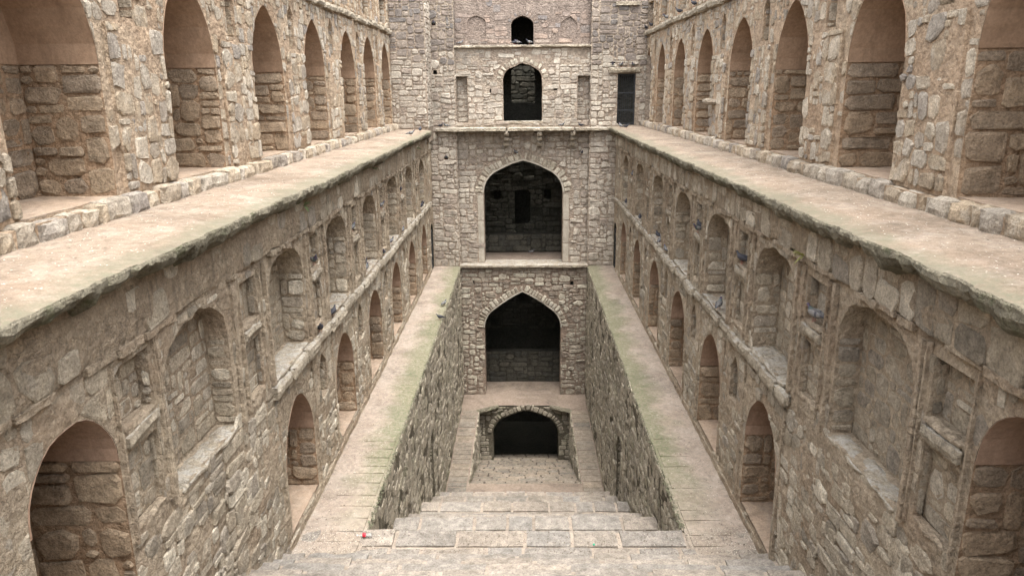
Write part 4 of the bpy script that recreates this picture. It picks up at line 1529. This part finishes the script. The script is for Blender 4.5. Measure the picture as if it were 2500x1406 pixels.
# inner window wall of the middle storey
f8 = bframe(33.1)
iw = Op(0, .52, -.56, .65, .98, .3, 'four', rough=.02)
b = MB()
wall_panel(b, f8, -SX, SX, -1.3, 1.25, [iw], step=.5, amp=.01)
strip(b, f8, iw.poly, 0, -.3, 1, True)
wall_panel(b, f8, -SX, SX, 1.66, 4.5, [], step=.5, amp=.01)  # dark panel added behind the top window so it reads black
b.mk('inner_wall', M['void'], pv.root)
# unseen roof added over most of the shaft to keep daylight out
vs, fs = rbox((-SX - .2, 30.5, 4.5), (SX + .2, 36.4, 4.8), seg=.6, amp=.02, bev=.02)
mk('shade_roof', vs, fs, M['mo_bk'], pv.root)
pv.finish()

# ------------------------------------------------------------------ iron gates
def gate(loc, S, w, h, label, nb=8):
    S = V(S)
    root = empty('iron_gate', loc, label, 'gate', 'iron gates')
    base = V(loc)
    N = S.cross(V((0, 0, 1)))

    def bar(name, a, z0, bb, z1, t=.018):
        vs = []
        fs = [(0, 1, 3, 2), (4, 6, 7, 5), (0, 4, 5, 1), (2, 3, 7, 6), (0, 2, 6, 4), (1, 5, 7, 3)]
        for s_ in (a, bb):
            for z_ in (z0, z1):
                for d_ in (-t / 2, t / 2):
                    vs.append(base + S * s_ + V((0, 0, z_)) + N * d_)
        mk(name, vs, fs, M['iron'], root)
    bar('stile', -w / 2, 0, -w / 2 + .04, h, .04)
    bar('stile', w / 2 - .04, 0, w / 2, h, .04)
    for z in (.03, h * .28, h * .62, h - .05):
        bar('rail', -w / 2 + .041, z, w / 2 - .041, z + .045, .03)
    for i in range(nb):
        x = -w / 2 + .04 + (w - .08) * (i + .5) / nb
        bar('bar', x - .008, .076, x + .008, h - .052, .016)
    return root


gate((4.075, YB + .15, ZT + .02), (1, 0, 0), .70, 1.96, 'black iron bar gate in the doorway at the end of the right upper walk')
gate((XL[-1] - .06, 29.72, ZL + .03), (0, 1, 0), .70, 1.55, 'black iron gate at the far end of the left lower ledge', 6)
gate((XL[1] + .06, 29.72, ZL + .03), (0, 1, 0), .70, 1.55, 'black iron gate at the far end of the right lower ledge', 6)

# ------------------------------------------------------------------ ground behind the walls
g = MB()
R = 400
xi0, xi1, yi0, yi1, zg = -6.0, 5.9, -60.0, 38.3, 3.2
for a, c in (((-R, -R), (xi0, R)), ((xi1, -R), (R, R)), ((xi0, yi1), (xi1, R)), ((xi0, -R), (xi1, yi0))):
    quad(g, (a[0], a[1], zg), (c[0], a[1], zg), (c[0], c[1], zg), (a[0], c[1], zg))
o = g.mk('ground', M['ground'])
tag(o, kind='structure')
# level forecourt behind the photographer
vs, fs = rbox((-5.5, -60, -2.2), (5.5, -2.45, -1.68), seg=3, amp=.02, bev=.02)
o = mk('forecourt', vs, fs, M['joint'])
tag(o, kind='structure')

# ------------------------------------------------------------------ pigeons
def local_mat(name, stops, axis=0, a=-.2, b=.18, rough=.55, extra=None):
    m, nt, bs = newmat(name)
    g_ = G(nt)
    tc = nt.nodes.new("ShaderNodeTexCoord")
    x = g_.maprange(g_.sep(tc.outputs["Object"], axis), a, b, 0, 1)
    base = g_.ramp(x, stops)
    base = g_.mix(1.0, base, g_.ramp(g_.noise(60, 3), [(.3, .8), (.7, 1.2)]), 'MULTIPLY')
    nt.links.new(base, bs.inputs["Base Color"])
    bs.inputs["Roughness"].default_value = rough
    return m


PM_BODY = local_mat('feather_body', [(0.0, (.07, .075, .085)), (.14, (.08, .085, .10)), (.2, (.165, .158, .152)), (.6, (.14, .135, .13)), (.74, (.07, .10, .09)), (.84, (.09, .06, .10)), (.9, (.08, .09, .11))])
PM_WING = local_mat('feather_wing', [(0.0, (.07, .07, .08)), (.22, (.08, .08, .09)), (.3, (.20, .192, .185)), (.42, (.20, .192, .185)), (.47, (.07, .07, .08)), (.54, (.07, .07, .08)), (.6, (.21, .20, .192)), (1.0, (.19, .182, .175))], a=-.17, b=.09)
PM_DARK = local_mat('feather_dark', [(0.0, (.035, .035, .04)), (1.0, (.06, .06, .07))])
PM_BEAK = flat_mat('beak', (.05, .045, .045), .4)
PM_LEG = flat_mat('leg', (.35, .09, .07), .6)
PM_EYE = flat_mat('eye', (.5, .15, .03), .2)


def rings(st, n=10):
    vs, fs = [], []
    for (x, z, ry, rz) in st:
        for k in range(n):
            a = 2 * math.pi * k / n
            vs.append((x, ry * math.cos(a), z + rz * math.sin(a)))
    for i in range(len(st) - 1):
        for k in range(n):
            fs.append((i * n + k, (i + 1) * n + k, (i + 1) * n + (k + 1) % n, i * n + (k + 1) % n))
    vs.append((st[0][0], 0, st[0][1]))
    vs.append((st[-1][0], 0, st[-1][1]))
    for k in range(n):
        fs.append((k, (k + 1) % n, len(vs) - 2))
        q = (len(st) - 1) * n
        fs.append((q + (k + 1) % n, q + k, len(vs) - 1))
    return vs, fs


def rawmesh(name, vs, fs, mat):
    me = bpy.data.meshes.new(name)
    me.from_pydata(vs, [], fs)
    me.materials.append(mat)
    me.polygons.foreach_set("use_smooth", [True] * len(me.polygons))
    return me


PG = {}
vs, fs = rings([(-.20, .085, .022, .006), (-.15, .092, .028, .009), (-.10, .102, .034, .02), (-.06, .108, .048, .042), (-.01, .112, .058, .056), (.04, .122, .057, .060),
                (.08, .142, .047, .052), (.105, .168, .032, .038), (.115, .192, .024, .027), (.125, .213, .023, .023), (.142, .219, .020, .020), (.156, .216, .012, .013)])
PG['body'] = rawmesh('pigeon_body', vs, fs, PM_BODY)
PG['body_dark'] = rawmesh('pigeon_body_dark', vs, fs, PM_DARK)
for sg, nm in ((1, 'wing_l'), (-1, 'wing_r')):
    vs, fs = rings([(-.185, .098, .004, .004), (-.13, .105, .008, .016), (-.06, .118, .011, .035), (.01, .126, .013, .043), (.06, .132, .011, .034), (.085, .138, .005, .016)], 8)
    vs = [(x, y + sg * (.052 - .9 * max(0, -x - .05) * .28), z + .004) for x, y, z in vs]
    PG[nm] = rawmesh('pigeon_wing', vs, fs, PM_WING)
    PG[nm + '_dark'] = rawmesh('pigeon_wing_dark', vs, fs, PM_DARK)
vs, fs = rings([(.152, .214, .006, .006), (.165, .211, .004, .004), (.178, .207, .001, .001)], 6)
PG['beak'] = rawmesh('pigeon_beak', vs, fs, PM_BEAK)
for sg, nm in ((1, 'l'), (-1, 'r')):
    v1, fs = rings([(.012, .035, .003, .035), (.018, .035, .003, .035)], 6)
    vs = [(x, y + sg * .022, z) for x, y, z in v1]
    for a in (-.5, 0, .5, math.pi):
        n_ = len(vs)
        c, s_ = math.cos(a), math.sin(a)
        L = .03 if a < 3 else .015
        vs += [(.015 - s_ * .003, sg * .022 + c * .003, .001), (.015 + s_ * .003, sg * .022 - c * .003, .001), (.015 + c * L, sg * .022 + s_ * L, .001), (.015, sg * .022, .006)]
        fs += [(n_, n_ + 1, n_ + 2), (n_, n_ + 2, n_ + 3), (n_ + 1, n_ + 3, n_ + 2)]
    PG['leg_' + nm] = rawmesh('pigeon_leg', vs, fs, PM_LEG)
    v1, fs = rings([(-.003, .222, .002, .002), (0, .222, .0035, .0035), (.003, .222, .002, .002)], 6)
    PG['eye_' + nm] = rawmesh('pigeon_eye', [(x + .138, y + sg * .0195, z) for x, y, z in v1], fs, PM_EYE)


def pigeon(p, heading, label, dark=False, scale=1.0, group='pigeons resting in the stepwell'):
    root = empty('pigeon', p, label, 'pigeon', group)
    root.rotation_euler = (0, 0, math.radians(heading))
    root.scale = (scale * .86,) * 3
    sfx = '_dark' if dark else ''
    for nm, me in (('body', PG['body' + sfx]), ('wing', PG['wing_l' + sfx]), ('wing', PG['wing_r' + sfx]), ('beak', PG['beak']), ('leg', PG['leg_l']), ('leg', PG['leg_r']), ('eye', PG['eye_l']), ('eye', PG['eye_r'])):
        o_ = bpy.data.objects.new(nm, me)
        COL.objects.link(o_)
        o_.parent = root


ORD = ['nearest', 'second', 'third', 'fourth', 'fifth', 'sixth', 'seventh']
xl, xr = XL[-1], XL[1]
# on the left side wall
pigeon((xl - .03, 12.92, -3.01), -50, 'grey pigeon in the third square niche from the front, left side wall')
pigeon((xl + .04, 13.68, -4.22), 80, 'dark pigeon standing tall at the near corner of the left wall third arched niche sill', True)
pigeon((xl + .05, 12.72, -4.22), -70, 'pigeon with a white belly on the left wall course below the third square niche', True)
pigeon((xl - .05, 16.08, -3.01), 70, 'grey pigeon in the fourth square niche from the front, left side wall')
pigeon((xl - .02, 17.1, -4.16), 75, 'grey pigeon at the near corner of the left wall fourth arched niche sill')
pigeon((xl - .18, 17.6, -4.17), 60, 'dark pigeon deep inside the fourth arched niche of the left wall', True)
pigeon((xl - .03, 19.36, -3.01), 40, 'grey pigeon in the fifth square niche from the front, left side wall')
pigeon((xl + .03, 19.15, -4.22), -80, 'pale pigeon on the left wall course below the fifth square niche')
pigeon((xl + .02, 20.3, -4.16), 60, 'grey pigeon at the near corner of the left wall fifth arched niche sill')
pigeon((xl - .03, 22.55, -3.01), -60, 'grey pigeon in the sixth square niche from the front, left side wall')
pigeon((xl + .03, 22.3, -4.22), 80, 'grey pigeon on the left wall course below the sixth square niche')
pigeon((xl + .0, 26.7, -4.16), 60, 'large dark pigeon on the sill of the farthest arched niche, left wall', True, 1.15)
pigeon((xl - .02, 27.5, -4.16), -90, 'dark pigeon on the farthest arched niche sill of the left wall, nearer the pavilion', True)
# on the right side wall
pigeon((xr + .0, 9.08, -2.90), 120, 'large grey pigeon with dark wing bars in the square niche nearest the front, right wall', False, 1.1)
pigeon((xr - .03, 13.5, -4.06), 60, 'grey pigeon at the near end of the right wall third arched niche sill', False, 1.1)
pigeon((xr + .0, 12.3, -2.90), 130, 'dark round pigeon in the third square niche from the front, right wall', True, 1.1)
pigeon((xr + .02, 15.55, -2.90), 100, 'dark pigeon in the fourth square niche from the front, right wall', True)
pigeon((xr - .03, 15.45, -2.95), 200, 'ruffled grey pigeon on the shelf lip of the right wall fourth square niche', False)
pigeon((xr - .03, 18.85, -4.12), 100, 'pale grey pigeon on the right wall course below the fifth square niche')
pigeon((xr - .03, 19.75, -4.07), 60, 'white-patched pigeon near the fifth arched niche sill of the right wall')
pigeon((xr + .05, 20.5, -4.06), 100, 'dark pigeon on the fifth arched niche sill of the right wall', True)
pigeon((xr + .0, 23.5, -4.06), 80, 'dark pigeon on the sixth arched niche sill of the right wall', True)
pigeon((xr + .0, 26.8, -4.06), 80, 'dark pigeon on the farthest arched niche sill of the right wall', True)
pigeon((xr + .0, 25.4, -2.90), 80, 'grey pigeon in the farthest square niche of the right wall')
# on the ledge and terraces
pigeon((-2.74, 24.3, ZL), 60, 'grey pigeon standing on the left lower ledge at the mossy edge, the farther of two')
pigeon((-2.70, 22.7, ZL), 185, 'dark pigeon facing left on the left lower ledge, the nearer of two', True)
pigeon((-3.62, 24.2, ZT), 10, 'light grey pigeon on the left upper walk near the lip')
pigeon((-3.64, 26.6, ZT), 90, 'dark pigeon on the left upper walk close to the pavilion', True)
pigeon((3.62, 28.2, ZT), 100, 'white and grey pigeon at the far lip of the right upper walk')
pigeon((3.74, 27.6, ZT), -20, 'dark pigeon with spread tail at the far lip of the right upper walk', True)
# on the right arcade's string course
for i, (y_, dk) in enumerate(((20.05, False), (20.6, False), (21.9, True), (23.95, True), (25.95, False), (29.0, True), (30.2, True))):
    pigeon((XU[1] - .09, y_, 2.17), 80 + 25 * i, ORD[i] + ' pigeon from the front along the right arcade string course', dk)
# on the pavilion
pigeon((-3.45, YB + .02, 2.42), -90, 'pigeon in the upper wall hole of the pavilion left pier')
pigeon((3.50, YB + .02, .82), -90, 'pigeon in the wall hole beside the gate lintel')
pigeon((3.82, YB - .05, .80), -60, 'grey pigeon on the gate lintel, left of two')
pigeon((4.3, YB - .05, .80), -120, 'grey pigeon on the gate lintel, right of two')
pigeon((-3.28, 29.95, -1.45), -40, 'dark pigeon at the left end of the pavilion balcony', True)
pigeon((-3.05, 30.0, -1.45), 200, 'grey pigeon second from the left end of the pavilion balcony')
pigeon((1.52, 29.95, -1.46), -30, 'grey pigeon on the balcony slab left of the right bracket')
pigeon((2.28, 29.95, -1.47), 200, 'dark pigeon on the balcony slab above the right bracket', True)
pigeon((-2.45, 30.3, 1.68), 20, 'light grey pigeon at the left end of the cornice')
pigeon((-.33, 30.4, 1.69), 30, 'dark pigeon on the left of the top window sill', True)
pigeon((-.2, 30.45, 1.69), 160, 'grey pigeon second from left on the top window sill')
pigeon((.26, 30.4, 1.69), -160, 'grey pigeon on the right of the top window sill')
pigeon((2.38, 30.5, -2.58), -90, 'grey pigeon in the wall hole right of the great arch')
pigeon((-.3, 30.42, -2.55), 120, 'grey pigeon perched on the great arch just left of its point')
pigeon((.35, 32.3, -7.08), 0, 'grey pigeon on the floor inside the great arch')
pigeon((-3.12, YB + .05, -2.72), -90, 'pigeon in the wall hole of the left pier below the balcony')

# ------------------------------------------------------------------ bottle, cap, weeds
def lathe(st, n=16):
    return rings([(x, 0, r, r) for x, r in st], n)


def clear_mat(name, c, tr=.9):
    m, nt, bs = newmat(name)
    bs.inputs["Base Color"].default_value = (*c, 1)
    bs.inputs["Transmission Weight"].default_value = tr
    bs.inputs["Roughness"].default_value = .12
    bs.inputs["IOR"].default_value = 1.2
    bs.inputs["Specular IOR Level"].default_value = .5
    return m


bt = empty('plastic_bottle', (-2.64, 10.69, ZL + .03), 'empty clear plastic bottle with a red label lying on the left landing', 'bottle')
bt.rotation_euler = (0, 0, math.radians(4))
RB = .034
vs, fs = lathe([(-.125, .010), (-.11, .011), (-.10, .012), (-.06, .028), (-.04, .033), (.0, .034), (.03, .030), (.05, .033), (.09, .034), (.105, .030), (.112, .018)])
for nm, v_, mt in (('body', (vs, fs), clear_mat('clear_plastic', (.92, .94, .95))),
                   ('label', lathe([(-.036, .0345), (-.035, .0352), (.012, .0352), (.013, .0345)]), flat_mat('red_label', (.55, .02, .035), .35, var=.1)),
                   ('cap', lathe([(-.140, .013), (-.139, .0145), (-.121, .0145), (-.120, .013)]), flat_mat('pale_cap', (.6, .58, .55), .4, var=.1))):
    o_ = bpy.data.objects.new(nm, rawmesh(nm, [(x, y_, z_ + RB) for x, y_, z_ in v_[0]], v_[1], mt))
    COL.objects.link(o_)
    o_.parent = bt
vs, fs = lathe([(0, .016), (.001, .019), (.016, .019), (.017, .016)], 14)
o_ = bpy.data.objects.new('bottle_cap', rawmesh('bottle_cap', [(z_, y_, x) for x, y_, z_ in vs], fs, flat_mat('green_cap', (.01, .30, .16), .35, var=.1)))
COL.objects.link(o_)
o_.location = (1.11, 10.47, ZL + .03)
tag(o_, 'small green bottle cap lying on the landing right of centre', 'bottle cap')

LEAF = flat_mat('leaf', (.15, .19, .085), .6, var=.4, scale=9)
LEAFY = flat_mat('leaf_dry', (.30, .30, .10), .7, var=.4, scale=9)


def weed(p, n, size, N, mat, label, seed):
    rnd = random.Random(seed)
    root = empty('weed', p, label, 'weed', 'weeds rooted in the walls')
    base, N = V(p), V(N)
    vs, fs = [], []
    for k in range(5):
        a = 2 * math.pi * k / 5
        for t in (0, 1):
            vs.append(base + N * (.03 * t) + V((0, math.cos(a) * .008, .03 * t + math.sin(a) * .008)))
    fs = [(2 * k, 2 * ((k + 1) % 5), 2 * ((k + 1) % 5) + 1, 2 * k + 1) for k in range(5)]
    mk('stem', vs, fs, mat, root)
    for i in range(n):
        d = (N * rnd.uniform(.3, 1) + V((0, rnd.uniform(-1, 1), rnd.uniform(-.5, .9)))).normalized()
        L = size * rnd.uniform(.5, 1.1)
        sd_ = d.cross(V((rnd.uniform(-.3, .3), .2, 1))).normalized() * L * .13
        up = sd_.cross(d).normalized() * L * .04
        pts = []
        for t, w in ((0, .25), (.3, 1), (.65, .85), (1, .04)):
            c = base + N * .02 + d * L * t - V((0, 0, 1)) * L * .28 * t * t
            pts += [c - sd_ * w + up, c, c + sd_ * w + up]
        ff = []
        for q in range(3):
            for r in range(2):
                a = q * 3 + r
                ff.append((a, a + 1, a + 4, a + 3))
        mk('leaf', pts, ff, mat, root)


weed((xl + .08, 12.2, -1.84), 9, .22, (1, 0, 0), LEAF, 'small green leafy weed under the broken lip, middle of the left side wall', 1)
weed((xl + .06, 18.1, -1.82), 7, .2, (1, 0, 0), LEAF, 'tiny pale weed high on the far left side wall frieze', 2)
weed((xl + .06, 25.9, -1.95), 7, .24, (1, 0, 0), LEAF, 'small weed on the left frieze nearest the pavilion', 3)
weed((xr - .07, 9.45, -2.12), 12, .16, (-1, 0, 0), LEAFY, 'yellowish tuft of weed on the right frieze above a square niche', 4)

# ------------------------------------------------------------------ litter and moss
def flakes(name, n, sampler, mat, label, cat, size=(.004, .014), seed=1):
    rnd = random.Random(seed)
    buf = MB()
    for _ in range(n):
        p = sampler(rnd)
        if p is None: continue
        a, L, w = rnd.uniform(0, math.pi), rnd.uniform(*size), rnd.uniform(.3, .9)
        u = V((math.cos(a), math.sin(a), rnd.uniform(-.2, .3))) * L
        v = V((-math.sin(a), math.cos(a), rnd.uniform(-.2, .3))) * L * w
        c = V(p) + V((0, 0, .006 + L * .3))
        buf.add([c - u, c - v, c + u, c + v], [(0, 1, 2, 3)])
    o = buf.mk(name, mat)
    return tag(o, label, cat, kind='stuff')


def s_pale(r):
    k = r.random()
    if k < .5:
        sd = r.choice((-1, 1))
        return (sd * r.uniform(3.5, 4.7), 4 + 25 * r.random() ** 1.3, ZT + .01)
    if k < .85:
        sd = r.choice((-1, 1))
        y = 10.1 + 19 * r.random() ** 1.5
        return (sd * min(3.68, 2.7 + abs(r.gauss(.75, .3))), y, ZL + .012)
    return (r.choice((-1, 1)) * (3.75 - abs(r.gauss(0, .7))), r.uniform(10.05, 10.95), ZL + .012)


flakes('pale_litter', 9000, s_pale, flat_mat('litter_pale', (.43, .385, .32), .8, var=.4, scale=25), 'pale feathers, husks and chips strewn over walks and ledges', 'litter', seed=3)


def s_dark(r):
    k = r.random()
    if k < .4: return (r.uniform(-3.6, 3.6), r.uniform(10.05, 10.9), ZL + .014)
    if k < .7: return (r.choice((-1, 1)) * r.uniform(2.75, 3.65), 10 + 18 * r.random() ** 1.4, ZL + .012)
    if k < .76: return (r.uniform(-2.5, 2.5), r.uniform(12.6, 13.4), -8.39)
    return (r.choice((-1, 1)) * r.uniform(3.6, 4.7), 5 + 20 * r.random(), ZT + .01)


flakes('dark_litter', 2600, s_dark, flat_mat('litter_dark', (.10, .08, .06), .9, var=.4, scale=25), 'dark leaf crumbs and droppings on the steps and ledges', 'litter', (.005, .018), seed=5)


def s_moss(r):
    sd = r.choice((-1, 1))
    y = 11 + 19 * r.random() ** 1.4
    return (sd * (TRX - .02 + r.uniform(-.03, .05)), y, ZL - abs(r.gauss(0, .05)))


flakes('moss', 2600, s_moss, flat_mat('moss_green', (.12, .12, .075), .95, var=.5, scale=14), 'green moss fringing the trench edges', 'moss', (.008, .028), seed=7)
